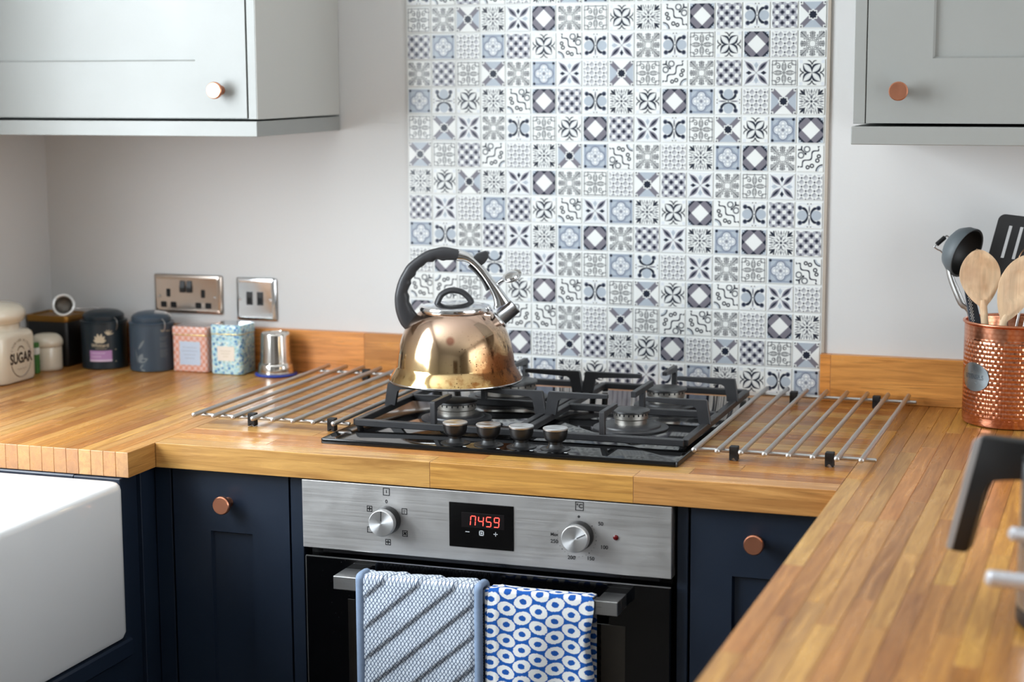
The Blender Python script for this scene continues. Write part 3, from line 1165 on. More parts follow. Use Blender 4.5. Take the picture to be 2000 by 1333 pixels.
for x, y, rc, rp in BURN:
    mt = Matrix.Translation((x, y, HZ)) @ Matrix.Diagonal((1, 1, KB, 1))
    bm = B(); lathe(bm, [(0, 0), (rp, 0), (rp, .002), (rp - .004, .0035), (rp - .012, .0035), (rp - .013, .006), (rp - .018, .0085), (rc * .9, .0085), (0, .0085)], 48, mt)
    bn = obj('burner', bm, M_IRON, hob, 40, world=True)
    bm = B(); lathe(bm, [(rc - .008, .0085), (rc - .002, .0085), (rc - .002, .0160), (rc, .0180), (rc, .0275), (rc - .010, .0275)], 48, mt)
    # gas ports: dark notches round the crown
    cr_ = obj('crown', bm, M_BURN, bn, 40, world=True)
    bm = B()
    for k in range(22):
        a = 2 * pi * k / 22
        d = Vector((cos(a), sin(a), 0))
        c = Vector((x, y, HZ + .0255 * KB))
        obar(bm, c + d * (rc - .003), c + d * (rc + .0004), .0024, .0034)
    obj('port', bm, M_GAP, bn, world=True, kind='stuff')
    bm = B(); lathe(bm, [(0, .0278), (rc + .0015, .0278), (rc + .0030, .0290), (rc + .0026, .0318), (rc - .003, .0334), (rc * .6, .0340), (0, .0344)], 48, mt)
    obj('cap', bm, M_CAP, bn, 40, world=True)
for k, (x, y) in enumerate(((.1530, -.609), (.2085, -.608), (.2625, -.606), (.3180, -.605))):
    mt = Matrix.Translation((x, y, HZ))
    bm = B(); lathe(bm, [(0, 0), (.0235, 0), (.0235, .0012), (.0215, .0020), (.0150, .0022), (.0125, .0045), (.0106, .0085), (.0110, .0118), (.0155, .0150), (.0176, .0190), (.0190, .0255), (.0194, .0310), (0, .0310)], 36, mt)
    kb = obj('knob', bm, M_BLACKPL, hob, 30, world=True)
    bm = B(); lathe(bm, [(0, 0), (.0195, 0), (.0197, .0008), (.0197, .0024), (.0188, .0034), (0, .0034)], 40)
    c = obj('cap', bm, M_SPUN2, kb, 30)
    c.location = Vector((x, y, HZ + .0310)) - wloc(hob)
    bm = B(); box(bm, x + .021, x + .026, y - .0235, y - .0195, HZ, HZ + .0002)
    obj('position_mark', bm, M_WPRINT, kb, world=True)
bm = B(); text_bm(bm, 'GAS', .007, Matrix.Translation((.487, -.612, HZ + .0002)))
bm.free()


# cast-iron pan supports: one per side, lying on the glass
def finger(bm, base, inward, reach, lean, zb, zt, th=.0085, hb=.026, ht=.0095, base_w=.020):
    """upright foot on the frame then a flat arm pointing inward; base = point on the frame"""
    b = Vector(base); d = Vector(inward).normalized(); s = d.cross(Vector((0, 0, 1)))
    poly = [(-base_w * .45, zb), (base_w * .55, zb), (lean + base_w * .42, zt - ht - .004), (lean + base_w * .42 + .006, zt - ht), (lean + reach, zt - ht * .72), (lean + reach, zt), (lean - base_w * .45 + .002, zt + .0005), (lean - base_w * .45, zt - .002)]
    prism(bm, poly, lambda p, q, t: tuple(b + d * p + s * t + Vector((0, 0, q - b.z))), -th / 2, th / 2)


GZ = .9185


def pan_support(x0, x1, label, mid_t=True):
    yf, yb, ym = -.545, -.082, -.305
    g = thing('pan_support', label, 'pan support', ((x0 + x1) / 2, -.312, HZ))
    t, h = .0120, .0110
    bm = B()
    for a, b in (((x0, yf), (x1, yf)), ((x0, yb), (x1, yb)), ((x0, yf), (x0, yb)), ((x1, yf), (x1, yb)), ((x0, ym), (x1, ym))):
        obar(bm, (a[0], a[1], GZ), (b[0], b[1], GZ), t, h)
    bev(bm, .0012)
    fr = obj('frame', bm, M_IRON, g, 30, world=True)
    for x in (x0 + .004, x1 - .004):
        for y in (yf + .006, yb - .006):
            bm = B(); cyl(bm, (x, y, HZ + .0002), (x, y, GZ - .005), .0055, 12, .006)
            obj('foot', bm, M_RUBBER, g, 30, world=True)
    xm = (x0 + x1) / 2
    zt = .9610
    for yy in (-.402, -.190):
        for xx, d in ((x0, (1, 0, 0)), (x1, (-1, 0, 0))):
            bm = B(); finger(bm, (xx, yy, GZ + .003), d, .094, .006, GZ + .003, zt)
            obj('finger', bev(bm, .0008), M_IRON, g, 30, world=True)
    for yy, d in ((yf, (0, 1, 0)), (yb, (0, -1, 0))):
        bm = B(); finger(bm, (xm, yy, GZ + .003), d, .074, -.001, GZ + .003, zt, base_w=.011)
        obj('finger', bev(bm, .0008), M_IRON, g, 30, world=True)
    bm = B()
    obar(bm, (xm, ym, GZ + .003), (xm, ym, zt - .008), .0090, .012, Vector((0, 1, 0)))
    obar(bm, (xm, ym - .058, zt - .005), (xm, ym + .058, zt - .005), .0088, .0100)
    obj('cross_finger', bev(bm, .0008), M_IRON, g, 30, world=True)
    return g


pan_support(.2440, .5090, 'black cast-iron pan support on the right half of the hob, empty')
pan_support(-.0460, .2285, 'black cast-iron pan support on the left half of the hob, under the kettle')

# ---------------------------------------------------------------- whistling kettle
KZ = .9616
ket = thing('kettle', 'heat-stained golden steel whistling kettle on the left front burner', 'kettle', (.0570, -.3535, KZ), CY)
m, p = new_mat('heat_tinted_steel', .1, 1.0, rgb(214, 184, 140))
oc = tex_coord()
x, y, z = sep(oc)
n1 = nz(oc, 16, 5, .6, .6); n2 = nz(oc, 46, 5, .65); n3, _ = vor(oc, 150)
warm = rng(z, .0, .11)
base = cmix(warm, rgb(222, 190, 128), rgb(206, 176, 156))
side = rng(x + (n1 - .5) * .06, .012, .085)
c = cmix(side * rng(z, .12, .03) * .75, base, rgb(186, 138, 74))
burn = clamp01(rng(n1, .42, .53) * rng(x + (n2 - .5) * .05, .018, .062) * rng(z, .098, .028) * 1.5)
c = cmix(burn * .85, c, rgb(112, 56, 24))
streak = clamp01(rng(nz(scl(oc, (1.0, 1.0, .35)), 38, 4, .6), .52, .60) * rng(x, .03, .06) * rng(z, .105, .06))
c = cmix(streak * .9, c, rgb(48, 22, 12))
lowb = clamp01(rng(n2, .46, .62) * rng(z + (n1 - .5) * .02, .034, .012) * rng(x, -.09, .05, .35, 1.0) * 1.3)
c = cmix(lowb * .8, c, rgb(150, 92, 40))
spk = mask(n3 - .17, .10) * rng(n1, .42, .52) * rng(z, .10, .06) * rng(x, -.04, .01)
c = cmix(spk * .85, c, rgb(74, 44, 22))
c = cmix(mask(ln(x - .0 + .006, z - .0823) - .0068, .004) * mask(y, .01) * .75, c, rgb(150, 86, 66))
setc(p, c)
setr(p, rng(n1, .35, .7, .06, .15) + burn * .25 + spk * .2)
M_KET = m
bm = B()
lathe(bm, [(0, .0006), (.100, .0006), (.1085, .0), (.1135, .0018), (.1145, .0045), (.1135, .0065), (.1115, .0110), (.1070, .0180), (.1032, .0255), (.1018, .0285), (.1016, .0300),
           (.1004, .0420), (.0985, .0530), (.0958, .0660), (.0918, .0790), (.0862, .0920), (.0795, .1035), (.0712, .1130), (.0635, .1190), (.0600, .1212), (.0590, .1225), (0, .1225)], 96)
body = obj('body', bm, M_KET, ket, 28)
bm = B(); lathe(bm, [(.1085, .0001), (.1138, .0012), (.1153, .0040), (.1146, .0052)], 96); obj('base_rim', bm, M_CHROME, body, 60)
bm = B()
lathe(bm, [(0, .1212), (.0575, .1212), (.0612, .1235), (.0618, .1275), (.0604, .1305), (.0560, .1318), (.0440, .1330), (.0300, .1362), (.0120, .1378), (0, .1380)], 72)
lid = obj('lid', bm, M_CHROME, ket, 35)
bm = B()
pts = smooth_path([(-.0290, -.006, .1325), (-.0300, -.005, .1365), (-.0235, -.003, .1495), (-.0120, -.001, .1562), (-.0015, 0, .1572), (.0105, .001, .1545), (.0195, .003, .1480), (.0262, .005, .1395), (.0275, .006, .1340)], 5)
tube(bm, pts, .0088, 12, flat_k=.60, up=(0, 1, 0))
obj('lid_handle', bm, M_SOFT, lid, 40)


def sweep_profile(bm, outer, inner, w0, w1, k=6, scal=0.0):
    """closed hand-grip solid between an outer and an inner outline in the x-z plane"""
    O = smooth_path([(a, 0, b) for a, b in outer], k)
    I = smooth_path([(a, 0, b) for a, b in inner], k)
    N = 96

    def resample(P):
        L = [0]
        for a, b in zip(P, P[1:]):
            L.append(L[-1] + (b - a).length)
        out = []
        for i in range(N + 1):
            t = L[-1] * i / N
            j = max(0, min(len(P) - 2, next((q for q in range(len(L) - 1) if L[q + 1] >= t), len(P) - 2)))
            f = (t - L[j]) / max(1e-9, L[j + 1] - L[j])
            out.append(P[j].lerp(P[j + 1], f))
        return out
    O, I = resample(O), resample(I)
    if scal:
        for i in range(N + 1):
            t = i / N
            if .18 < t < .88:
                I[i] = I[i] + (O[i] - I[i]).normalized() * scal * sin(2 * pi * (t - .18) / .70 * 6.0) 
    secs = []
    for i, (a, b) in enumerate(zip(O, I)):
        w = w0 + (w1 - w0) * i / N
        c, h = (a + b) / 2, (a - b) / 2
        secs.append([tuple(c + h * (abs(cos(q)) ** .7 * (1 if cos(q) >= 0 else -1)) + Vector((0, 1, 0)) * (abs(sin(q)) ** .7 * (1 if sin(q) >= 0 else -1)) * w / 2) for q in [2 * pi * t / 16 for t in range(16)]])
    loft(bm, secs)


bm = B()
inner = [(-.0592, .1108), (-.0692, .1211), (-.0755, .1330), (-.0771, .1375), (-.0782, .1440), (-.0809, .1530), (-.0786, .1590), (-.0777, .1659), (-.0752, .1700), (-.0736, .1760), (-.0690, .1830), (-.0663, .1882), (-.0610, .1930),
         (-.0582, .1983), (-.0500, .2020), (-.0450, .2060), (-.0379, .2073), (-.0300, .2098), (-.0177, .2092), (-.0056, .2092), (.0044, .2091)]
sweep_profile(bm, [(-.0808, .0843), (-.0938, .0987), (-.1016, .1192), (-.1038, .1396), (-.1021, .1559), (-.0968, .1741), (-.0885, .1903), (-.0782, .2044), (-.0518, .2235), (-.0336, .2295), (-.0175, .2321), (.0086, .2273)], inner, .026, .022, scal=.0013)
hnd = obj('handle', bm, M_SOFT, ket, 50, label='curved soft black handle with finger grips')
bm = B()
sweep_profile(bm, [(.0072, .2282), (.0267, .2205), (.0467, .2020), (.0627, .1815), (.0787, .1611), (.0947, .1386)], [(.0030, .2078), (.0225, .2045), (.0425, .1850), (.0585, .1592), (.0660, .1388), (.0653, .1245)], .021, .026)
brk = obj('bracket', bm, M_CHROME, hnd, 50, label='polished chrome handle bracket')
bm = B()
pts = smooth_path([(.0560, 0, .1570), (.0480, 0, .1740), (.0360, 0, .1890), (.0240, 0, .2000)], 5)
tube(bm, pts, .0055, 8, flat_k=.55, up=(0, 1, 0))
obj('spring_rod', bm, M_BLACKPL, hnd, 40)
bm = B()
prism(bm, [(.0300, .2130), (.0380, .2205), (.0530, .2252), (.0575, .2225), (.0580, .2140), (.0520, .2050), (.0470, .2010)], FY, -.0075, .0075)
obj('trigger', bev(bm, .002, 2), M_SOFT, hnd, 40)
bm = B()
ax = Vector((.7071, 0, .69)).normalized()
p0 = Vector((.0700, 0, .1010)); p1 = Vector((.1030, 0, .1294))
lathe(bm, [(0, 0), (.0135, 0), (.0128, .004), (.0128, (p1 - p0).length - .002), (.0136, (p1 - p0).length), (.0118, (p1 - p0).length), (.0112, .02), (0, .02)], 36, axis_mtx(p0, p1 - p0))
sp = obj('spout', bm, M_BRUSH, ket, 40)
bm = B(); lathe(bm, [(.0135, 0), (.0165, .001), (.0160, .004), (.0132, .006)], 36, axis_mtx(Vector((.0745, 0, .1045)), p1 - p0)); obj('spout_collar', bm, M_CHROME, sp, 50)
bm = B()
fc = Vector((.0985, 0, .1795)); fnrm = Vector((-.30, -.42, .86)).normalized()
lathe(bm, [(0, -.003), (.010, -.003), (.0150, -.001), (.0176, .003), (.0168, .0042), (.0125, .0030), (.0115, .0052), (.006, .0064), (0, .0066)], 36, axis_mtx(fc, fnrm))
tube(bm, smooth_path([(.0715, 0, .1655), (.0745, 0, .1700), (.0800, 0, .1735), (.0880, 0, .1765)], 4), .0032, 8)
obj('flap', bm, M_CHROME, sp, 45, label='open chrome spout flap')

# ---------------------------------------------------------------- worktop saver racks
RZ = .9205


def rod_rack(x0, pitch, yf, yb, xc0, xc1, clips_f, clips_b, label):
    g = thing('rod_trivet', label, 'trivet', (x0 + 3.5 * pitch, (yf + yb) / 2, ZW))
    r = .0039
    for k in range(8):
        x = x0 + k * pitch
        L = yb - yf
        bm = B(); lathe(bm, [(0, 0), (r * .7, .0004), (r, .0016), (r, L - .0016), (r * .7, L - .0004), (0, L)], 14)
        o = obj('rod', bm, M_STEEL, g, 40)
        o.rotation_euler = (radians(-90), 0, 0)
        o.location = Vector((x, yf, RZ)) - wloc(g)
    for y in (yf + .040, yb - .030):
        bm = B(); cyl(bm, (xc0, y, RZ - .0062), (xc1, y, RZ - .0062), .0031, 12, bvl=.001)
        obj('cross_bar', bm, M_STEEL, g, 40, world=True)
    for y, cl_ in ((yf + .040, clips_f), (yb - .030, clips_b)):
        for k in cl_:
            x = x0 + k * pitch
            bm = B()
            poly = [(-.0066, -.0198), (-.0034, -.0198), (-.0028, -.0160), (.0, -.0148), (.0028, -.0160), (.0034, -.0198), (.0066, -.0198), (.0066, .0020), (-.0066, .0020)]
            prism(bm, poly, lambda p_, q_, t_: (x + p_, y + t_, RZ + q_), -.0065, .0065)
            obj('clip', bev(bm, .0008), M_RUBBER, g, world=True)
    return g


rod_rack(-.3285, .03673, -.5835, -.0400, -.336, -.058, (2.48, 6.48), (2.5, 6.5), 'steel rod trivet rack on the worktop left of the hob')
rod_rack(.5370, .03603, -.6025, -.0340, .528, .8065, (1.5, 5.55), (1.5, 5.55), 'steel rod trivet rack on the worktop right of the hob')


# ---------------------------------------------------------------- cloths over the oven handle
def drape(name, x0, x1, zb_front, zb_back, off, hfun, mat, parent, nx=60, step=.004, thick=.002, xwarp=None):
    """cloth hanging over the handle bar; u across, arc length down; hfun(u, s) = outward puff"""
    yf_, yb_, zt = HY0 - off, HY1 + off, HZ1 + off
    path = []
    z = zb_front
    while z < zt - .006:
        path.append((yf_, z, -1, 0)); z += step
    R_ = min(.0035, (1.414 * off - thick / 2) / .414 * .9)
    for k in range(0, 7):
        a = radians(180 - 15 * k)
        path.append((yf_ + R_ + R_ * cos(a), zt - R_ + R_ * sin(a), cos(a), sin(a)))
    for k in range(1, 4):
        path.append((yf_ + R_ + (yb_ - yf_ - 2 * R_) * k / 4, zt, 0, 1))
    for k in range(0, 7):
        a = radians(90 - 15 * k)
        path.append((yb_ - R_ + R_ * cos(a), zt - R_ + R_ * sin(a), cos(a), sin(a)))
    z = zt - R_ - step
    while z > zb_back:
        path.append((yb_, z, 1, 0)); z -= step
    sarc = [0.0]
    for a, b in zip(path, path[1:]):
        sarc.append(sarc[-1] + math.hypot(a[0] - b[0], a[1] - b[1]))
    # arc length measured down from the top front edge
    itop = next(i for i, q in enumerate(path) if q[3] > .7)
    s0 = sarc[itop]
    bm = B()
    uvl = bm.loops.layers.uv.new('UVMap')
    front, back, UV = [], [], []
    for i, (y, z, ny, nzz) in enumerate(path):
        fr, bk, uvr = [], [], []
        for k in range(nx + 1):
            u = k / nx
            s = s0 - sarc[i]
            xx = x0 + (x1 - x0) * u
            h = hfun(u, s) if sarc[i] < s0 + .03 else .0
            dx, dy = xwarp(u, s) if (xwarp and s > 0) else (0, 0)
            fr.append(bm.verts.new((xx + dx, y + ny * h + dy * (ny < -.5), z + nzz * h)))
            bk.append(bm.verts.new((xx + dx, y - ny * thick * .5 + dy * (ny < -.5), z - nzz * thick * .5)))
            uvr.append(((x1 - x0) * u, -s))
        front.append(fr); back.append(bk); UV.append(uvr)
    n = len(path)

    def face(vs, uvs):
        f = bm.faces.new(vs)
        for l, q in zip(f.loops, uvs):
            l[uvl].uv = q
    for i in range(n - 1):
        for k in range(nx):
            face((front[i][k], front[i][k + 1], front[i + 1][k + 1], front[i + 1][k]), (UV[i][k], UV[i][k + 1], UV[i + 1][k + 1], UV[i + 1][k]))
            face((back[i][k], back[i + 1][k], back[i + 1][k + 1], back[i][k + 1]), (UV[i][k], UV[i + 1][k], UV[i + 1][k + 1], UV[i][k + 1]))
        for k in (0, nx):
            face((front[i][k], front[i + 1][k], back[i + 1][k], back[i][k]), (UV[i][k], UV[i + 1][k], UV[i + 1][k], UV[i][k]))
    for i in (0, n - 1):
        for k in range(nx):
            face((front[i][k], front[i][k + 1], back[i][k + 1], back[i][k]), (UV[i][k], UV[i][k + 1], UV[i][k + 1], UV[i][k]))
    return obj(name, bm, mat, parent, 60, world=True), path


MX0, MX1 = .0500, .2535
mitt = thing('oven_glove', 'quilted blue-grey double oven glove hanging over the oven door handle', 'oven glove', ((MX0 + MX1) / 2, -.755, .42))
QP, QS = .0490, .80       # ridge spacing down the cloth, ridge slope


def quilt(u, s):
    x = u * (MX1 - MX0)
    q = ((s + x * QS + .012) / QP) % 1.0
    q2 = ((s - x * 1.25 + .02) / .066) % 1.0
    puff = .0048 * (q ** .55) * (1 - max(0.0, (q - .86) / .14) ** 2)
    puff *= .78 + .22 * min(1.0, 6 * min(q2, 1 - q2))
    e = min(1.0, min(u, 1 - u) / .06)
    return .0035 + puff * e + .0008 * mnoise.noise(Vector((x * 30, s * 30, 1)))


m, p = new_mat('quilted_lattice_cotton', .85, 0, rgb(150, 164, 182), .2)
uv = tex_coord('UV')
x, y, z = sep(uv)
wp = nz(uv, 120, 2)
X, Y = x / .0064, y / .0092
px = fract(X + .0); row = fract(X * .5)
# ogee lattice: two families of wavy diagonals
A_ = fract(X + Y + .06 * sn(Y * 2 * pi)); B_ = fract(X - Y - .06 * sn(Y * 2 * pi))
d = mn(mn(A_, 1 - A_), mn(B_, 1 - B_))
c = cmix(mask(d - .115, .12), rgb(232, 240, 250), rgb(78, 95, 124))
q2 = fract((-1 * y - x * 1.25 + .02) / .066)
st = mask(mn(q2, 1 - q2) - .014, .02) * mask(sn((x + y) * 1700.0) - .2, .5)
q1 = fract((-1 * y + x * QS + .012) / QP)
st1 = mask(mn(q1, 1 - q1) - .022, .03)
c = cmix(st * .8, c, rgb(214, 220, 228))
c = cmix(rng(nz(uv, 900, 2), .35, .7) * .25, c, rgb(70, 84, 104))
setc(p, c)
p.inputs['Sheen Weight'].default_value = .3
bump(p, mask(.115 - d, .12) + nz(uv, 2500, 1) * .3, .5, .0008)
cl_mitt, mpath = drape('quilted_pad', MX0 + .006, MX1 - .006, .43, .45, .003, quilt, m, mitt, nx=84, step=.0028, thick=.004)
M_BIND = flat('blue_grey_binding', (138, 156, 182), .85, spec=.2, vary=.12, nscale=160, bmp=.3)
for xx in (MX0 + .005, MX1 - .005):
    bm = B()
    tube(bm, [(xx, y_ + ny * .0028, z_ + nz_ * .0028) for y_, z_, ny, nz_ in mpath], .0068, 10, up=(1, 0, 0), flat_k=.75)
    obj('binding', bm, M_BIND, mitt, 60, world=True)

m, p = new_mat('blue_ikat_cotton', .85, 0, rgb(230, 230, 228), .2)
uv = tex_coord('UV')
n = E.T.nodes.new('ShaderNodeTexNoise'); n.inputs['Scale'].default_value = 420; n.inputs['Detail'].default_value = 1
E.T.links.new(uv, n.inputs['Vector'])
cx_, cy_, cz_ = sep(n.outputs['Color'])
x, y, z = sep(uv)
x, y = x + (cx_ - .5) * .0030, y + (cy_ - .5) * .0022
PX, PY = .0252, .0246
gx = x / PX + .30
col = floor_(gx)
odd = fract(col * .5) * 2.0
lx = (fract(gx) - .5) * PX
ly = (fract(y / PY + odd * .5) - .5) * PY


def ovals(lx, ly, sg):
    ring_ = ln(lx / .0150, ly / .0103)
    th = .45 * sg
    return ring_


def dist_to(k, oddk):
    """oval centred in column col+k"""
    dx = lx - k * PX
    fy = (fract(y / PY + oddk * .5) - .5) * PY
    skew = fy + dx * .16 * (oddk * 2.0 - 1.0)
    e = ln(dx / .0148, skew / .0105)
    bx = dx + fy * .55 * (1.0 - oddk * 2.0)
    by = fy - dx * .25 * (1.0 - oddk * 2.0)
    cen = ln(bx / .0060, by / .0046)
    return e, cen


c = rgb(30, 88, 168)
e0, c0 = dist_to(0, odd); e1, c1 = dist_to(1, 1.0 - odd); e2, c2 = dist_to(-1, 1.0 - odd)
em = mn(e0, mn(e1, e2)); cm = mn(c0, mn(c1, c2))
c = cmix(mask(em - .96, .06), c, rgb(234, 233, 230))
c = cmix(mask(cm - 1.0, .14), c, rgb(30, 86, 166))
second = mx(e0, mx(mn(e1, e2), 0.0))
setc(p, c)
bump(p, nz(uv, 1800, 1), .25, .0006)
M_IKAT = m
TX0_, TX1_ = .2610, .4255
tow = thing('tea_towel', 'folded blue and white ikat-patterned tea towel hanging over the oven door handle', 'tea towel', (.343, -.755, .40))


def tpuff(u, s):
    return .0020 + .0016 * mnoise.noise(Vector((u * 4, s * 6, 3))) + .0012 * math.exp(-((u - .955) / .02) ** 2) + .0010 * math.exp(-((u - .09) / .02) ** 2)


def twarp(u, s):
    e = max(0.0, (u - .90) / .10)
    sag = -.004 * s / .2 * (1 - u) + .0035 * e * sin(s * 55 + 1)
    return (sag, -.0045 * min(1, s / .03) + .0075 * e * e * min(1, max(0, s - .022) / .05) + .0030 * sin(u * 9 + s * 12) * min(1, max(0, s - .01) / .1))


drape('front_fold', TX0_ + .003, TX1_, .42, .47, .0022, tpuff, M_IKAT, tow, nx=48, step=.005, thick=.0012, xwarp=twarp)
drape('under_fold', TX0_ - .0038, TX1_ - .02, .41, .46, .0006, lambda u, s: .0003, M_IKAT, tow, nx=24, step=.008, thick=.0006, xwarp=lambda u, s: (.0, .0))

# ---------------------------------------------------------------- wall plates
def plate(root, x0, x1, z0, z1, mat):
    cx, cz, w, h = (x0 + x1) / 2, (z0 + z1) / 2, x1 - x0, z1 - z0
    bm = B()
    sec = lambda ww, hh, y: [(cx + a, y, cz + b) for a, b in rrect(ww, hh, .003, 3)]
    loft(bm, [sec(w, h, -.0002), sec(w, h, -.0045), sec(w - .004, h - .004, -.0070), sec(w - .012, h - .012, -.0088), sec(w - .016, h - .016, -.0085)])
    return obj('plate', bm, mat, root, 25, world=True)


def wscrew(p, x, z, y=-.0086):
    bm = B(); lathe(bm, [(0, 0), (.0034, 0), (.0028, .0012), (0, .0015)], 16, axis_mtx((x, y, z), (0, -1, 0)))
    o = obj('screw', bm, M_CHROME, p, 40, world=True)
    bm = B(); obar(bm, (x - .0024, y - .0015, z - .0008), (x + .0024, y - .0015, z + .0008), .0007, .0004, Vector((0, -1, 0)))
    obj('slot', bm, M_GAP, o, world=True)


M_NICKEL = flat('brushed_nickel_plate', (200, 186, 174), .2, 1.0, vary=.04)
sok = thing('double_socket', 'steel double power socket with black switches on the wall behind the tins', 'socket', (-.655, 0, 1.045))
pl = plate(sok, -.7320, -.5790, 1.0065, 1.0850, M_NICKEL)
for cx in (-.6985, -.6195):
    for x, z, w, h in ((cx, 1.0475, .0092, .0165), (cx - .0112, 1.0235, .0132, .0118), (cx + .0112, 1.0235, .0132, .0118)):
        bm = B(); prism(bm, rrect(w, h, .002, 2, x, z), FY, -.0089, -.0080)
        obj('pin_hole', bm, M_GAP, sok, world=True)
for x in (-.6655, -.6500):
    bm = B()
    prism(bm, [(-.0088, 1.0490), (-.0088, 1.0730), (-.0100, 1.0730), (-.0128, 1.0590), (-.0118, 1.0490)], FX, x - .0058, x + .0058)
    obj('switch', bev(bm, .0006), M_BLACKPL, sok, world=True)
for x in (-.7190, -.5930):
    wscrew(sok, x, 1.0400)
swp = thing('data_socket', 'chrome square wall plate with two black sockets above the blue tin', 'socket', (-.502, 0, 1.04))
plate(swp, -.5460, -.4580, .9980, 1.0835, M_CHROME)
for x in (-.5150, -.4915):
    obj('module', bbox(x - .0068, x + .0068, -.0098, -.0080, 1.0290, 1.0560, .0006), M_BLACKPL, swp, world=True)
    obj('jack', bbox(x - .0045, x + .0045, -.0101, -.0095, 1.0320, 1.0440, .0003), M_GAP, swp, world=True)
for x in (-.5360, -.4690):
    wscrew(swp, x, 1.0405)

# ---------------------------------------------------------------- jars and tins in the left corner
Z0 = ZW + .0006
sj = thing('sugar_jar', 'large square cream jar lettered SUGAR with a round lid', 'jar', (-.928, -.287, Z0))
bm = B()
sq = lambda w, r, z: [(a, b, z) for a, b in rrect(w, w, r, 8)]
loft(bm, [sq(.112, .02, 0), sq(.120, .022, .002), sq(.1235, .022, .008), sq(.1235, .022, .086), sq(.121, .024, .093), sq(.115, .030, .098), sq(.108, .046, .1005), sq(.106, .0529, .1025), sq(.105, .0524, .116)])
jb = obj('body', bm, M_CREAM, sj, 45)
bm = B(); lathe(bm, [(0, .112), (.053, .112), (.060, .1165), (.0645, .124), (.0655, .131), (.0630, .140), (.055, .1475), (.040, .152), (.018, .1545), (0, .155)], 56)
obj('lid', bm, M_CREAM, sj, 60)
bm = B()
M_INK = flat('brown_black_ink', (60, 48, 40), .5)
M_INK2 = flat('faded_brown_ink', (128, 112, 98), .5)
XF = .0620
mt = M_right(XF + .0002, .002, .046)
text_bm(bm, 'SUGAR', .0225, mt @ Matrix.Diagonal((1, 1.25, 1, 1)), .036)
obj('lettering', bm, M_INK, jb, label='dark SUGAR lettering')
bm = B()


def arch(bm, s, a, b, t0, t1, size, mt, bold=.01):
    n = len(s)
    for i, ch in enumerate(s):
        if ch == ' ':
            continue
        t = radians(t0 + (t1 - t0) * i / (n - 1))
        p = Vector((a * sin(t), b * cos(t), 0))
        tg = Vector((a * cos(t), -b * sin(t), 0)).normalized()
        text_bm(bm, ch, size, mt @ Matrix.Translation(p) @ Matrix.Rotation(math.atan2(tg.y, tg.x), 4, 'Z'), bold)


arch(bm, 'VICTORIAN KITCHEN', .0335, .0355, -80, 80, .0078, mt, .012)
pts = [mt @ Vector((.0335 * sin(radians(a)), .0355 * cos(radians(a)), 0)) for a in range(108, 253, 6)]
tube(bm, pts, .0009, 6)
for r, zc in ((.0075, .0185), (.0105, .0150)):
    for k in range(9):
        a = radians(-80 + 20 * k)
        p = mt @ Vector((r * sin(a), zc + r * .6 * cos(a), 0))
        obar(bm, p, p + Vector((0, .0016, .0012)), .0012, .0003, Vector((1, 0, 0)))
for k in range(7):
    p = mt @ Vector((-.012 + k * .004, -.0195 - .002 * (k % 2), 0))
    obar(bm, p, p + Vector((0, .0026, 0)), .0012, .0003, Vector((1, 0, 0)))
obj('emblem', bm, M_INK2, jb)

j2 = thing('small_jar', 'small round cream jar with a domed lid between the sugar jar and black box', 'jar', (-.9020, -.142, Z0))
bm = B(); lathe(bm, [(0, 0), (.027, 0), (.0292, .002), (.0298, .006), (.0298, .046), (.0285, .049), (0, .049)], 48); b2 = obj('body', bm, M_CREAM, j2, 45)
bm = B(); lathe(bm, [(0, .0465), (.0290, .0465), (.0318, .0500), (.0325, .0560), (.0312, .0620), (.0265, .0685), (.0200, .0725), (.009, .0740), (0, .0742)], 48); obj('lid', bm, M_CREAM, j2, 60)
bm = B()
for k, (dz, w) in enumerate(((.036, .010), (.030, .006), (.022, .012), (.016, .008), (.010, .010))):
    a0 = radians(-62 - 30)
    for q in range(6):
        a = a0 + w * 22 * (q / 6 - .5) * .9
        p = Vector((.0300 * cos(a), .0300 * sin(a), dz + .002 * sin(q * 2.1 + k)))
        obar(bm, p, p + Vector((-sin(a), cos(a), 0)) * .0022, .0014, .0003, Vector((cos(a), sin(a), 0)))
obj('printed_mark', bm, M_INK2, b2)

gp = thing('seasoning_packet', 'slim green and white packet squeezed beside the sugar jar', 'packet', (-.903, -.193, Z0))
obj('box', bbox(-.016, .0135, -.006, .006, 0, .062, .001), flat('green_card', (58, 112, 46), .5), gp)
obj('white_band', bbox(-.0163, .0138, -.0063, .0063, .038, .052, .0005), flat('white_card', (224, 226, 220), .5), gp)

kb_ = thing('black_caddy', 'square black tin box with a dull gold rim in the corner', 'box', (-.9270, -.062, Z0))
M_BLKTIN = flat('matt_black_tin', (20, 19, 20), .4)
bm = B(); sq2 = lambda w, r, z: [(a, b, z) for a, b in rrect(w, w * .86, r, 5)]
loft(bm, [sq2(.094, .008, 0), sq2(.096, .008, .002), sq2(.096, .008, .094), sq2(.094, .008, .096)]); obj('body', bm, M_BLKTIN, kb_, 40)
bm = B(); loft(bm, [sq2(.0985, .009, .0905), sq2(.0995, .009, .0925), sq2(.0995, .009, .1010), sq2(.0975, .009, .1030), sq2(.086, .007, .1030), sq2(.083, .006, .1000)])
obj('lid', bm, flat('dull_gold_tin', (150, 106, 44), .38, .7, vary=.12), kb_, 40)

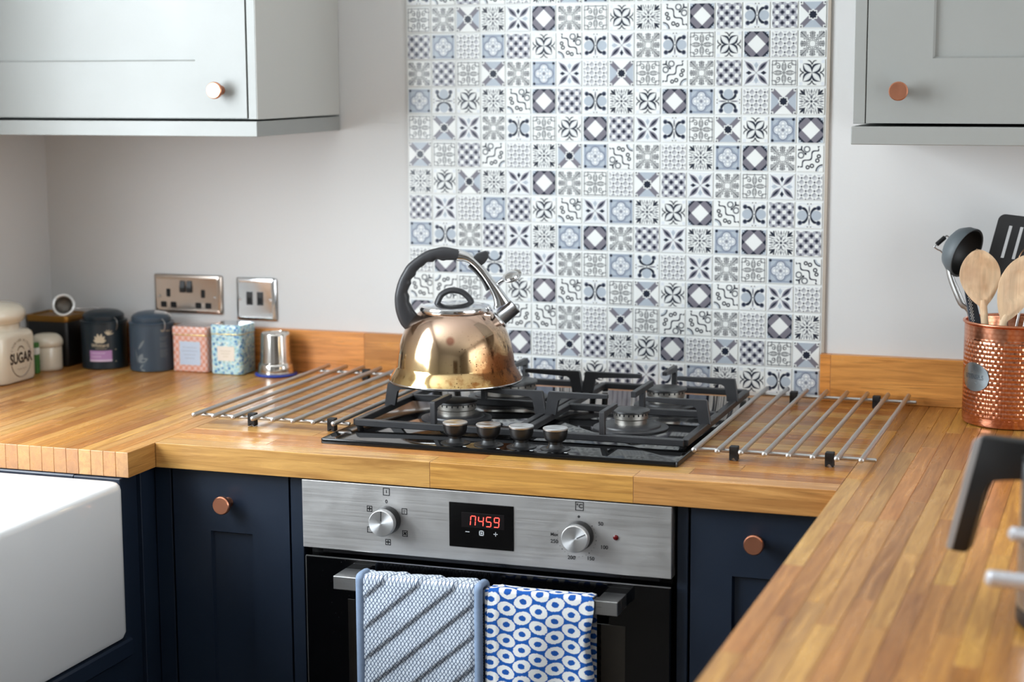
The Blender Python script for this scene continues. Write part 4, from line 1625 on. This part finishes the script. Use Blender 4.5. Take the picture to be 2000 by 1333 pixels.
ts = thing('tea_strainer', 'round steel tea strainer propped on the black tin box', 'strainer', (-.890, -.095, Z0 + .1032))
sax = Vector((.42, -.86, .28)).normalized()
sm_ = axis_mtx((0, 0, .0215), sax)
bm = B()
tube(bm, [sm_ @ Vector((.0205 * cos(2 * pi * k / 36), .0205 * sin(2 * pi * k / 36), 0)) for k in range(36)], .0033, 10, closed=True)
rm = obj('rim', bm, flat('bright_tin_rim', (226, 226, 224), .3, .6), ts, 60)
bm = B(); lathe(bm, [(.0195, -.001), (.0185, -.006), (.0150, -.012), (.009, -.016), (0, -.0175)], 28, sm_)
obj('mesh_bowl', bm, flat('fine_wire_mesh', (112, 106, 98), .5, .6, vary=.25, nscale=600), rm, 60)
bm = B(); tube(bm, smooth_path([sm_ @ Vector((.020, -.006, 0)), (.030, .012, .0145), (.044, .022, .0150), (.060, .036, .0120), (.066, .042, .0035)], 5), .0013, 8)
obj('handle', bm, M_CHROME, ts, 60)


def cyl_warp(R_, a0, z0):
    """wrap text (x across, y up) on a cylinder of radius R_, centred at azimuth a0"""
    def f(p):
        a = a0 + p.x / R_
        return Vector((R_ * cos(a), R_ * sin(a), z0 + p.y))
    return f


def patch(bm, R_, a0, z0, poly, off=.0003, cols=14):
    """thin label wrapped on a cylinder: rectangular (w,h) grid"""
    w, h = poly
    vs = []
    for i in range(cols + 1):
        a = a0 + (i / cols - .5) * w / R_
        vs.append([bm.verts.new(((R_ + off) * cos(a), (R_ + off) * sin(a), z0 + s * h / 2)) for s in (-1, 1)])
    for a, b in zip(vs, vs[1:]):
        bm.faces.new((a[0], b[0], b[1], a[1]))


def petal(bm, warp, cx, cy, ang, L, w, n=8):
    """flat leaf outline mapped through warp"""
    up_, dn = [], []
    c, s = cos(ang), sin(ang)
    for i in range(n + 1):
        t = i / n
        h = w * sin(pi * t) ** .8
        for lst, sg in ((up_, 1), (dn, -1)):
            x, y = t * L, sg * h
            lst.append(warp(Vector((cx + x * c - y * s, cy + x * s + y * c, 0))))
    vs = [bm.verts.new(p) for p in up_ + dn[-2:0:-1]]
    bm.faces.new(vs)


def tea_tin(x, y, R_, h, label, col):
    t = thing('tea_tin', label, 'tin', (x, y, Z0))
    m = flat('tin_' + str(col[2]), col, .36, spec=.5, vary=.05)
    bm = B(); lathe(bm, [(0, .0), (R_ - .002, 0), (R_, .0015), (R_, h - .004), (R_ + .0012, h - .003), (R_ + .0012, h), (R_ - .003, h + .001), (0, h + .001)], 56)
    b = obj('body', bm, m, t, 40)
    bm = B(); rl = R_ - .0055
    lathe(bm, [(0, h + .0005), (rl, h + .0005), (rl + .0008, h + .003), (rl + .0008, h + .0105), (rl - .001, h + .0125), (rl * .92, h + .0150), (rl * .7, h + .0190), (rl * .4, h + .0212), (0, h + .0220)], 56)
    obj('lid', bm, m, t, 40)
    bm = B()
    a = radians(-28)
    c0 = Vector((cos(a), sin(a), 0))
    tube(bm, smooth_path([c0 * (R_ + .001) + Vector((0, 0, h - .016)), c0 * (R_ + .005) + Vector((0, 0, h - .008)), c0 * (R_ + .0045) + Vector((0, 0, h + .003)), c0 * (rl + .001) + Vector((0, 0, h + .008))], 4), .0011, 6)
    obj('clasp', bm, M_STEEL, t, 60)
    return t, b


M_GOLDP = flat('pale_gold_print', (206, 192, 166), .45)
M_DIMP = flat('faint_grey_print', (120, 128, 132), .5)
t1, b1 = tea_tin(-.8115, -.0735, .0460, .0955, 'dark blue-green round tea tin with a lilac label and pale flower logo', (30, 42, 50))
aC = radians(-62)                        # azimuth facing the camera
bm = B()
patch(bm, .0460, aC - .12, .0275, (.0455, .0225))
obj('label', bm, flat('lilac_label', (186, 140, 190), .5), b1, label='lilac paper label')
bm = B()
patch(bm, .0462, aC - .12, .0185, (.0455, .0035))
w_ = cyl_warp(.0466, aC - .12, .0)
for q in range(8):
    for yy, nq in ((.0335, 7), (.0265, 5)):
        if q < nq:
            petal(bm, w_, -.019 + q * .0042, yy, 0, .0030, .0011, 4)
obj('label_print', bm, flat('label_white_print', (224, 206, 224), .5), b1)
bm = B()
w2 = cyl_warp(.0464, aC - .14, .0)
for k, (a, L) in enumerate(((-66, .014), (-38, .017), (-13, .0195), (13, .0195), (38, .017), (66, .014))):
    petal(bm, w2, .0, .0545, radians(90 + a), L, .0030)
text_bm(bm, 'Whittard', .0100, None, .012, .95, 0, lambda p: w2(Vector((p.x, p.y + .0490, 0))))
for q in range(9):
    petal(bm, w2, -.009 + q * .0026, .0425, 0, .0019, .0008, 4)
for k in range(5):
    petal(bm, w2, .016, .0700, radians(15 + 28 * k), .014 - .001 * k, .0011)
for yy in (.016, .040):
    petal(bm, w2, .0305, yy, 0, .003, .0012)
obj('logo', bm, M_GOLDP, b1, label='pale gold flower logo and lettering')
t2, b2_ = tea_tin(-.7020, -.0735, .0440, .0965, 'slate blue round tea tin with faint floral print beside the pink tin', (60, 74, 87))
bm = B()
w3 = cyl_warp(.0444, aC + .62, 0)
text_bm(bm, 'W', .0068, None, .02, 1, 0, lambda p: w3(Vector((p.x - .004, p.y + .0815, 0))))
text_bm(bm, 'hittard', .0052, None, .01, 1, 0, lambda p: w3(Vector((p.x + .011, p.y + .081, 0))))
obj('lettering', bm, M_GOLDP, b2_)
bm = B()
for k in range(15):
    yy = .069 - k * .0028
    if k in (3, 8):
        continue
    wd = .018 - .004 * ((k * 7) % 3) / 2
    for q in range(5):
        petal(bm, w3, -.010 + q * wd / 5, yy, 0, wd / 5 * .8, .0007, 4)
w4 = cyl_warp(.0444, aC - .62, 0)
for k, (px, py, an, L, wd) in enumerate(((0, .020, 60, .020, .005), (0, .020, 20, .022, .0045), (-.002, .018, 100, .03, .001), (.004, .006, -20, .012, .002), (.0, .045, 55, .024, .0025), (.002, .006, 50, .014, .0018))):
    petal(bm, w4, px, py, radians(an), L, wd)
obj('floral_print', bm, M_DIMP, b2_)


def box_tin(x0, x1, y0, h, dep, r, mat, matlid, label, topmat, rz=0.0):
    w = x1 - x0
    t = thing('square_tin', label, 'tin', ((x0 + x1) / 2, y0 + dep / 2, Z0), rz)
    sc = lambda s, z: [(a, b, z) for a, b in rrect(w - s, dep - s, r, 5)]
    hl = h * .80
    bm = B(); loft(bm, [sc(.003, 0), sc(.0, .0015), sc(0, hl), sc(.002, hl + .001)]); b = obj('body', bm, mat, t, 40)
    bm = B(); loft(bm, [sc(-.0012, hl + .0012), sc(-.0016, hl + .002), sc(-.0016, h - .003), sc(.0, h - .001), sc(.004, h)], cap=True); l = obj('lid', bm, matlid, t, 40)
    bm = B(); loft(bm, [sc(-.0022, hl + .0009), sc(-.0026, hl + .0015), sc(-.0022, hl + .0022)], cap=False); obj('gold_seam', bm, flat('gold_seam', (222, 196, 120), .3, .8), l, 40)
    bm = B(); prism(bm, rrect(w - .006, dep - .006, r, 5), FZ, h - .0004, h + .0004); obj('top_face', bm, topmat, l)
    return t, b, w, dep


m, p = new_mat('pink_patterned_tin', .35, 0, rgb(226, 170, 150))
oc = tex_coord(); x, y, z = sep(oc)
q = cs((x + y) * 480.0) * cs(z * 420.0)
n_ = nz(oc, 260, 2)
c = cmix(rng(q + (n_ - .5) * 1.3, -.3, .5), rgb(222, 150, 122), rgb(236, 200, 190))
setc(p, cmix(rng(nz(oc, 420, 1), .55, .65) * .6, c, rgb(196, 176, 172)))
M_PINK = m
m, p = new_mat('blue_ditsy_tin', .3, 0, rgb(150, 200, 220))
oc = tex_coord()
d, vn = vor(oc, 125)
d2, _ = vor(oc, 210)
n_ = nz(oc, 150, 3)
c = cmix(rng(n_, .45, .60), rgb(176, 218, 228), rgb(226, 240, 238))
c = cmix(mask(d2 - .24, .15) * .8, c, rgb(120, 150, 96))
c = cmix(mask(ab(d - .42) - .04, .08) * .7, c, rgb(86, 160, 192))
c = cmix(mask(d - .34, .12) * rng(n_, .35, .5), c, rgb(44, 118, 182))
setc(p, cmix(rng(nz(oc, 300, 1), .62, .68) * .7, c, rgb(222, 216, 150)))
M_DITSY = m
M_TINTOP = flat('glossy_tin_top', (205, 188, 180), .12, .6)
M_TINTOP2 = flat('silver_tin_top', (206, 214, 220), .1, .85)
def strokes(bm, cx, y, rows, h=.0019):
    """rows of tiny unreadable print"""
    for z, w in rows:
        n = max(2, int(w / .0034))
        for q in range(n):
            x = cx - w / 2 + w * q / n
            box(bm, x, x + w / n * .68, y - .0001, y + .0002, z - h / 2 * (.7 + .3 * (q % 2)), z + h / 2)


pk, pb, w_p, d_p = box_tin(-.6500, -.5720, -.0845, .0905, .0620, .006, M_PINK, M_PINK, 'pink patterned square tin with a pale blue label beside the slate tea tin', M_TINTOP)
bm = B(); prism(bm, rrect(.046, .0470, .001, 1, .0005, .0375), FY, -d_p / 2 - .0005, -d_p / 2); obj('label', bm, flat('pale_blue_label', (196, 210, 228), .5), pb, label='pale blue paper label')
bm = B()
strokes(bm, .0005, -d_p / 2 - .0007, ((.0490, .032), (.0420, .036), (.0345, .026), (.0275, .022)))
obj('label_print', bm, flat('grey_print', (176, 186, 200), .5), pb)
bt, bb, w_b, d_b = box_tin(-.5615, -.4925, -.0935, .0985, .0665, .011, M_DITSY, M_DITSY, 'blue flowery square tin with a cream label beside the upturned metal cup', M_TINTOP2)
bm = B(); prism(bm, rrect(.0375, .0290, .001, 1, .0010, .0420), FY, -d_b / 2 - .0005, -d_b / 2); obj('label', bm, flat('cream_label', (236, 226, 212), .5), bb, label='cream paper label')
bm = B()
strokes(bm, .0010, -d_b / 2 - .0007, ((.0470, .024), (.0415, .020), (.0360, .012)))
obj('label_print', bm, flat('beige_print', (214, 202, 180), .5), bb)

co = thing('coaster', 'thin round blue coaster under the upturned metal cup', 'coaster', (-.4330, -.0620, Z0))
bm = B(); lathe(bm, [(0, 0), (.0405, 0), (.0418, .001), (.0418, .0026), (.0408, .0034), (0, .0034)], 56); obj('disc', bm, flat('cobalt_blue_rim', (36, 62, 158), .35), co, 40)
bm = B(); lathe(bm, [(0, .0033), (.037, .0033), (.037, .0039), (0, .0039)], 48); obj('cork_top', bm, flat('blue_white_top', (120, 140, 190), .4, vary=.3, nscale=90), co, 40)
cu_ = thing('metal_cup', 'upturned shiny metal cup with a flared rim standing on a blue coaster', 'cup', (-.4330, -.0620, Z0 + .0040))
bm = B(); lathe(bm, [(.0355, 0), (.0365, .001), (.0365, .0025), (.0352, .004), (.0348, .0165), (.0335, .0195), (.0312, .0215), (.0308, .024), (.0285, .0755), (.0278, .0785), (.0265, .0800), (.024, .0803), (.0235, .0792), (0, .0790)], 64)
obj('cup_wall', bm, flat('polished_tin', (214, 208, 200), .14, 1.0, vary=.04, nscale=30), cu_, 35)
bm = B(); tube(bm, [(.0352 * cos(2 * pi * k / 48), .0352 * sin(2 * pi * k / 48), .0022) for k in range(48)], .0016, 8, closed=True); obj('rolled_rim', bm, M_CHROME, cu_, 60)

# ---------------------------------------------------------------- copper utensil pot
PC = Vector((.971, -.119, Z0))
PR, PH = .0825, .1715
pot = thing('utensil_pot', 'hammered copper utensil pot with a small steel plaque on the right worktop', 'pot', PC)
m, p = new_mat('hammered_copper', .16, 1.0, rgb(226, 142, 106))
oc = tex_coord(); x, y, z = sep(oc)
ang = E.m('ARCTAN2', y, x)
vv = z / .0072
row = floor_(vv)
uu = ang * (PR / .0098) + fract(row * .5)
n_ = nz(oc, 60, 2)
dx, dy = fract(uu + (n_ - .5) * .5) - .5, fract(vv) - .5
dim = ln(dx * 1.0, dy * 1.15)
hgt = (2.0 + cs(dx * 6.283) + cs(dy * 6.283)) * .25 * rng(z, .148, .138) * rng(z, .012, .020)
bump(p, hgt, .55, .0022)
setc(p, cmix(rng(dim, .25, .6), rgb(230, 162, 130), rgb(214, 140, 106)))
setr(p, rng(n_, .3, .7, .13, .22))
M_HAM = m
bm = B()
lathe(bm, [(0, .0), (PR - .004, .0), (PR - .001, .002), (PR, .006), (PR, PH - .004), (PR + .0012, PH - .003), (PR - .0006, PH - .001), (PR - .0018, PH - .004), (PR - .002, .006), (0, .006)], 96)
pbd = obj('body', bm, M_HAM, pot, 40)
bm = B(); tube(bm, [((PR + .0005) * cos(2 * pi * k / 72), (PR + .0005) * sin(2 * pi * k / 72), PH) for k in range(72)], .0023, 10, closed=True)
obj('rim', bm, M_COPPER, pbd, 60)
bm = B()
aP = radians(-136)
w5 = lambda off: (lambda p_: Vector(((PR + off) * cos(aP + p_.x / PR), (PR + off) * sin(aP + p_.x / PR), .0830 + p_.y)))
lo, hi = [], []
for (a, b) in [(max(-.031, min(.031, q[0])), q[1]) for q in ellipse(.0335, .0240, 40)]:
    lo.append(w5(.0)(Vector((a, b, 0)))); hi.append(w5(.0013)(Vector((a, b, 0))))
loft(bm, [lo, hi], cap=False)
cvs = [bm.verts.new(w5(.0013 + .0002)(Vector((q * .031, 0, 0)))) for q in (-.8, -.4, 0, .4, .8)]
# fan the oval face in vertical strips so that it follows the curve
prev = None
for k in range(17):
    q = -1 + 2 * k / 16
    hx = .0325 * q
    hz_ = .0240 * sqrt(max(0.0, 1 - q * q))
    pr_ = (bm.verts.new(w5(.0014)(Vector((hx, -hz_ - 1e-5, 0)))), bm.verts.new(w5(.0014)(Vector((hx, hz_ + 1e-5, 0)))))
    if prev:
        bm.faces.new((prev[0], pr_[0], pr_[1], prev[1]))
    prev = pr_
bmesh.ops.delete(bm, geom=cvs, context='VERTS')
plq = obj('plaque', bm, flat('pewter_plaque', (170, 180, 186), .25, 1.0, vary=.15, nscale=70), pbd, 60, label='oval steel plaque')
bm = B(); text_bm(bm, 'UTENSILS', .0110, None, .012, .92, 0, w5(.0017)); obj('engraving', bm, flat('engraved_grey', (96, 104, 110), .4, .8), pbd)

# utensils: a plane through the pot facing the camera; a = to the right, h = above the rim, n = towards the camera
URV = Vector((cos(CY), sin(CY), 0)); UNV = Vector((sin(CY), -cos(CY), 0)); UPC = Vector((.963, -.125, 1.070))


def U(a, h, n=0.0):
    return UPC + URV * a + UNV * n + Vector((0, 0, h))


def wooden_spoon(label, tip, nk, hb, w, n0, dish, ring_=None, tilt=0.0):
    """head from neck nk to tip, handle down to hb; all in (a, h)"""
    t = thing('wooden_spoon', label, 'spoon', U(hb[0], hb[1], hb[2]), group=None)
    nk, tip = Vector((nk[0], nk[1])), Vector((tip[0], tip[1]))
    ax = (tip - nk); L = ax.length; ax.normalize(); sd = Vector((ax.y, -ax.x))
    bm = B()
    NS, NC = 26, 14
    fr, bk = [], []
    for i in range(NS + 1):
        s = i / NS
        q = s * L
        # egg outline, narrow at the neck
        hw = w * (sin(pi * min(1, s ** .86 * .5 + .5 * s ** 1.6)) ** .62) if 0 < s < 1 else 0
        hw = max(hw, .0058 * (1 - s) ** .5)
        r1, r2 = [], []
        for k in range(NC + 1):
            x = -1 + 2 * k / NC
            c = nk + ax * q + sd * (hw * x)
            rad = min(1.0, math.hypot(x * .98, (s - .54) / .50))
            dp = -dish * max(0, 1 - rad ** 2.2)
            if ring_:
                e = math.hypot((x * hw - ring_[0]) / ring_[2], ((s - .5) * L - ring_[1]) / ring_[3])
                dp += -.0022 * (1 if e < 1 else max(0, 1 - (e - 1) * 14))
            edge = .0032 * sqrt(max(0, 1 - rad ** 6)) + .0012
            r1.append(bm.verts.new(U(c.x, c.y, n0 + tilt * (s - .5) + dp + edge)))
            r2.append(bm.verts.new(U(c.x, c.y, n0 + tilt * (s - .5) + dp * .9 - edge)))
        fr.append(r1); bk.append(r2)
    for i in range(NS):
        for k in range(NC):
            bm.faces.new((fr[i][k], fr[i][k + 1], fr[i + 1][k + 1], fr[i + 1][k]))
            bm.faces.new((bk[i][k], bk[i + 1][k], bk[i + 1][k + 1], bk[i][k + 1]))
        for k in (0, NC):
            bm.faces.new((fr[i][k], fr[i + 1][k], bk[i + 1][k], bk[i][k]))
    for i in (0, NS):
        for k in range(NC):
            bm.faces.new((fr[i][k], fr[i][k + 1], bk[i][k + 1], bk[i][k]))
    bmesh.ops.remove_doubles(bm, verts=bm.verts, dist=2e-5)
    obj('head', bm, M_BEECH, t, 50, world=True)
    bm = B()
    P0, P1 = U(nk.x, nk.y, n0 - tilt * .5), U(hb[0], hb[1], hb[2])
    up_ = U(nk.x + ax.x * .012, nk.y + ax.y * .012, n0 - tilt * .42)
    tube(bm, [up_, P0, P0.lerp(P1, .3), P0.lerp(P1, .7), P1], [.0040, .0062, .0064, .0062, .0058], 12)
    obj('handle', bm, M_BEECH, t, 50, world=True)
    return t


wooden_spoon('broad wooden spoon leaning left in the copper pot', (-.0655, .1262), (-.0525, .0300), (-.020, -.160, -.012), .0335, .026, .0120)
wooden_spoon('wooden spoon with an oval hollow leaning right in the copper pot', (.0150, .1180), (-.0235, .0080), (-.045, -.160, .044), .0300, .044, .0035, (-.0015, .004, .0150, .0250))

M_SILI = flat('grey_silicone', (96, 104, 108), .5, vary=.06)
M_NYL = flat('black_nylon', (26, 27, 28), .45, vary=.1)
la = thing('ladle', 'dark grey ladle with its bowl tilted above the left spoon', 'ladle', U(-.060, -.16, -.02))
bm = B()
bc = U(-.0665, .1130, -.036)
bn_ = (URV * .66 + UNV * .66 + Vector((0, 0, -.34))).normalized()
lathe(bm, [(.0435, .0), (.0442, -.001), (.0420, -.014), (.0350, -.026), (.0230, -.034), (.0100, -.0375), (0, -.0380)], 40, axis_mtx(bc, bn_))
bw = obj('bowl', bm, M_SILI, la, 60, world=True)
bm = B()
lathe(bm, [(.0435, .0), (.0405, -.001), (.0385, -.014), (.0320, -.0245), (.0210, -.0320), (.0090, -.0352), (0, -.0356)], 40, axis_mtx(bc, bn_))
obj('bowl_lining', bm, M_NYL, bw, 60, world=True)
bm = B(); tube(bm, smooth_path([U(-.0985, .090, -.036), U(-.0930, .066, -.032), U(-.0790, .030, -.022), U(-.060, .0, -.018), U(-.045, -.16, -.022)], 4), .0042, 8, flat_k=1.6, up=tuple(URV))
obj('handle', bm, M_STEEL, la, 60, world=True)

wt = thing('wire_tool', 'chrome wire kitchen tool with a small black grip poking out left of the ladle', 'kitchen tool', U(-.055, -.16, -.045))
bm = B(); tube(bm, smooth_path([U(-.052, .0, -.050), U(-.085, .085, -.086), U(-.0955, .1085, -.090), U(-.1045, .1145, -.090), U(-.1090, .1180, -.090), U(-.1075, .1215, -.090), U(-.0930, .1345, -.090), U(-.086, .136, -.090), U(-.072, .11, -.088), U(-.044, .0, -.052), U(-.040, -.15, -.045)], 4), .0014, 8)
obj('wire', bm, M_CHROME, wt, 60, world=True)
bm = B(); cyl(bm, U(-.1060, .1225, -.090), U(-.0915, .1355, -.090), .0040, 12, bvl=.001); obj('grip', bm, M_BLACKPL, wt, 40, world=True)

gr = thing('fine_grater', 'slim dark grater handle with a dotted steel strip below the broad wooden spoon', 'grater', U(-.045, -.16, .004))
bm = B(); loft(bm, [[tuple(U(a + sx_ * w_, h, n_ + sy_)) for sx_, sy_ in ((-1, -.003), (1, -.003), (1, .003), (-1, .003))] for a, h, n_, w_ in ((-.072, .058, .002, .007), (-.0590, .0, .004, .0095), (-.055, -.10, .010, .009), (-.054, -.16, .014, .008))])
gb = obj('blade_holder', bm, flat('slate_plastic', (44, 54, 66), .4), gr, 30, world=True)
bm = B()
for i in range(22):
    for k in range(2):
        h = .054 - i * .0026
        a = -.0755 + (.058 - h) * .17 + k * .0030 + .0015 * (i % 2)
        lathe(bm, [(0, 0), (.0011, 0), (0, .0006)], 6, axis_mtx(U(a, h, .0068), UNV))
obj('grater_tooth', bm, flat('bright_steel_teeth', (225, 225, 222), .3, .6), gb, world=True, kind='stuff')

sp_ = thing('slotted_spatula', 'black slotted spatula standing tallest in the copper pot', 'spatula', U(.0, -.16, -.035))
bm = B()
so = U(-.0290, .0880, -.060)
sa, su_ = (URV * .960 + Vector((0, 0, -.115)) + UNV * .1).normalized(), (URV * .235 + Vector((0, 0, .972))).normalized()
SF = lambda x, y, t: tuple(so + sa * x + su_ * y + UNV * t)
Wd, Hd = .083, .0925
arcs = rrect(Wd, .0185, .0090, 5, Wd / 2, Hd - .00925)
top_poly = [(Wd, Hd - .0185), (Wd, Hd - .011)] + [(Wd - .011 + .011 * cos(radians(q)), Hd - .011 + .011 * sin(radians(q))) for q in range(15, 91, 15)] + [(.011 + .011 * cos(radians(q)), Hd - .011 + .011 * sin(radians(q))) for q in range(90, 181, 15)] + [(0, Hd - .0185)]
prism(bm, top_poly, SF, -.0012, .0012)
prism(bm, [(0, 0), (Wd * .5 - .012, -.022), (Wd * .5 + .012, -.022), (Wd, 0), (Wd, .018), (0, .018)], SF, -.0012, .0012)
xs = [0, .0205, .0262, .0390, .0447, .0575, .0632, Wd]
for a, b in zip(xs[0::2], xs[1::2]):
    prism(bm, [(a, .018), (b, .018), (b, Hd - .0185), (a, Hd - .0185)], SF, -.0012, .0012)
obj('slotted_blade', bm, M_NYL, sp_, world=True)
bm = B(); tube(bm, [SF(Wd * .5, -.010, -.002), SF(Wd * .5, -.024, -.003), U(.005, -.02, -.052), U(.0, -.16, -.050)], [.008, .0065, .006, .006], 10); obj('handle', bm, M_STEEL, sp_, 50, world=True)

wh = thing('whisk', 'wire balloon whisk behind the hollowed wooden spoon', 'whisk', U(.055, -.16, .0))
bm = B()
for k in range(5):
    a = pi * k / 5
    dv = URV * cos(a) + UNV * sin(a)
    b0, t0 = U(.046, .005, .0), U(.036, .128, .002)
    mid = b0.lerp(t0, .62)
    tube(bm, smooth_path([b0, b0.lerp(t0, .3) + dv * .020, mid + dv * .034, b0.lerp(t0, .92) + dv * .022, t0, b0.lerp(t0, .92) - dv * .022, mid - dv * .034, b0.lerp(t0, .3) - dv * .020, b0], 5), .0011, 6)
obj('wire_loop', bm, flat('bronze_wire', (150, 118, 92), .25, 1.0), wh, 60, world=True)
bm = B(); cyl(bm, U(.046, .012, .0), U(.055, -.16, .0), .0075, 14); obj('handle', bm, M_STEEL, wh, 50, world=True)
for k, (a, n_, lab, w_) in enumerate(((.004, .018, 'thin twisted steel skewer handle at the pot rim', .0022), (.019, .020, 'flat steel server handle at the right of the pot rim', .0050))):
    st_ = thing('steel_utensil', lab, 'utensil', U(a - .015, -.16, n_))
    bm = B(); tube(bm, [U(a - .015, -.16, n_), U(a, -.004, n_ + .006), U(a + .010, .050, n_ + .004)], [w_, w_, w_ * .8], 8, flat_k=.6, up=tuple(URV)); obj('handle', bm, M_STEEL, st_, 50, world=True)

# ---------------------------------------------------------------- steel jug at the right edge
JC = Vector((1.137, -1.262, Z0))
jug = thing('steel_jug', 'tall steel jug with an angled black handle at the right edge of the worktop', 'jug', JC)
M_JUG = brushed('jug_steel', (186, 188, 192), .26)
bm = B()
lathe(bm, [(0, 0), (.082, 0), (.084, .004), (.084, .016), (.0835, .018), (0, .018)], 56); obj('base', bm, M_BLACKPL, jug, 40)
bm = B()
lathe(bm, [(.081, .018), (.0835, .020), (.0840, .030), (.0825, .150), (.0815, .176), (.0795, .180), (.0780, .183), (.0775, .205), (.0700, .230), (.0560, .243), (0, .246)], 64)
jbd = obj('body', bm, M_JUG, jug, 35)
bm = B(); lathe(bm, [(.0795, .1765), (.0823, .1775), (.0823, .1805), (.0795, .1815)], 56); obj('band', bm, M_RUBBER, jbd, 40)
bm = B(); lathe(bm, [(0, .246), (.030, .246), (.031, .252), (.014, .258), (.014, .268), (.018, .274), (.012, .281), (0, .282)], 36); obj('lid_knob', bm, M_BLACKPL, jbd, 40)
jd = Vector((-.985, .17, 0)).normalized()
jf = lambda p_, q_, t_: tuple(jd * p_ + jd.cross(Vector((0, 0, 1))) * t_ + Vector((0, 0, q_)))
hp = [(.074, .1940), (.1270, .1955), (.1325, .1930), (.1345, .1890), (.1600, .0720), (.1595, .0685), (.1560, .0655), (.1400, .0650), (.1370, .0680), (.1235, .1340), (.1190, .1445), (.1120, .1500), (.1020, .1520), (.074, .1520)]
bm = B(); prism(bm, hp, jf, -.0115, .0115); jh = obj('handle', bev(bm, .002, 2), M_BLACKPL, jug, 40, label='angled black plastic handle')
bm = B(); prism(bm, [(.1260, .1945), (.1300, .1945), (.1350, .1905), (.1612, .0705), (.1600, .0672), (.1545, .0672)], jf, -.0121, .0121); obj('trim_strip', bev(bm, .0006), flat('satin_silver_trim', (176, 178, 180), .4, .3), jh, 40, label='brushed steel trim')
for (x_, y_, z_, L, r_) in ((-.0885, -.075, .1130, .07, .0075), (-.1060, -.135, .0800, .09, .0085)):
    bm = B(); cyl(bm, (x_, y_, z_), (x_ + L, y_ + .03, z_ - .012), r_, 20, bvl=.003)
    obj('lever', bm, flat('pale_lever', (206, 207, 212), .25, .4), jbd, 40, label='pale rounded lever')
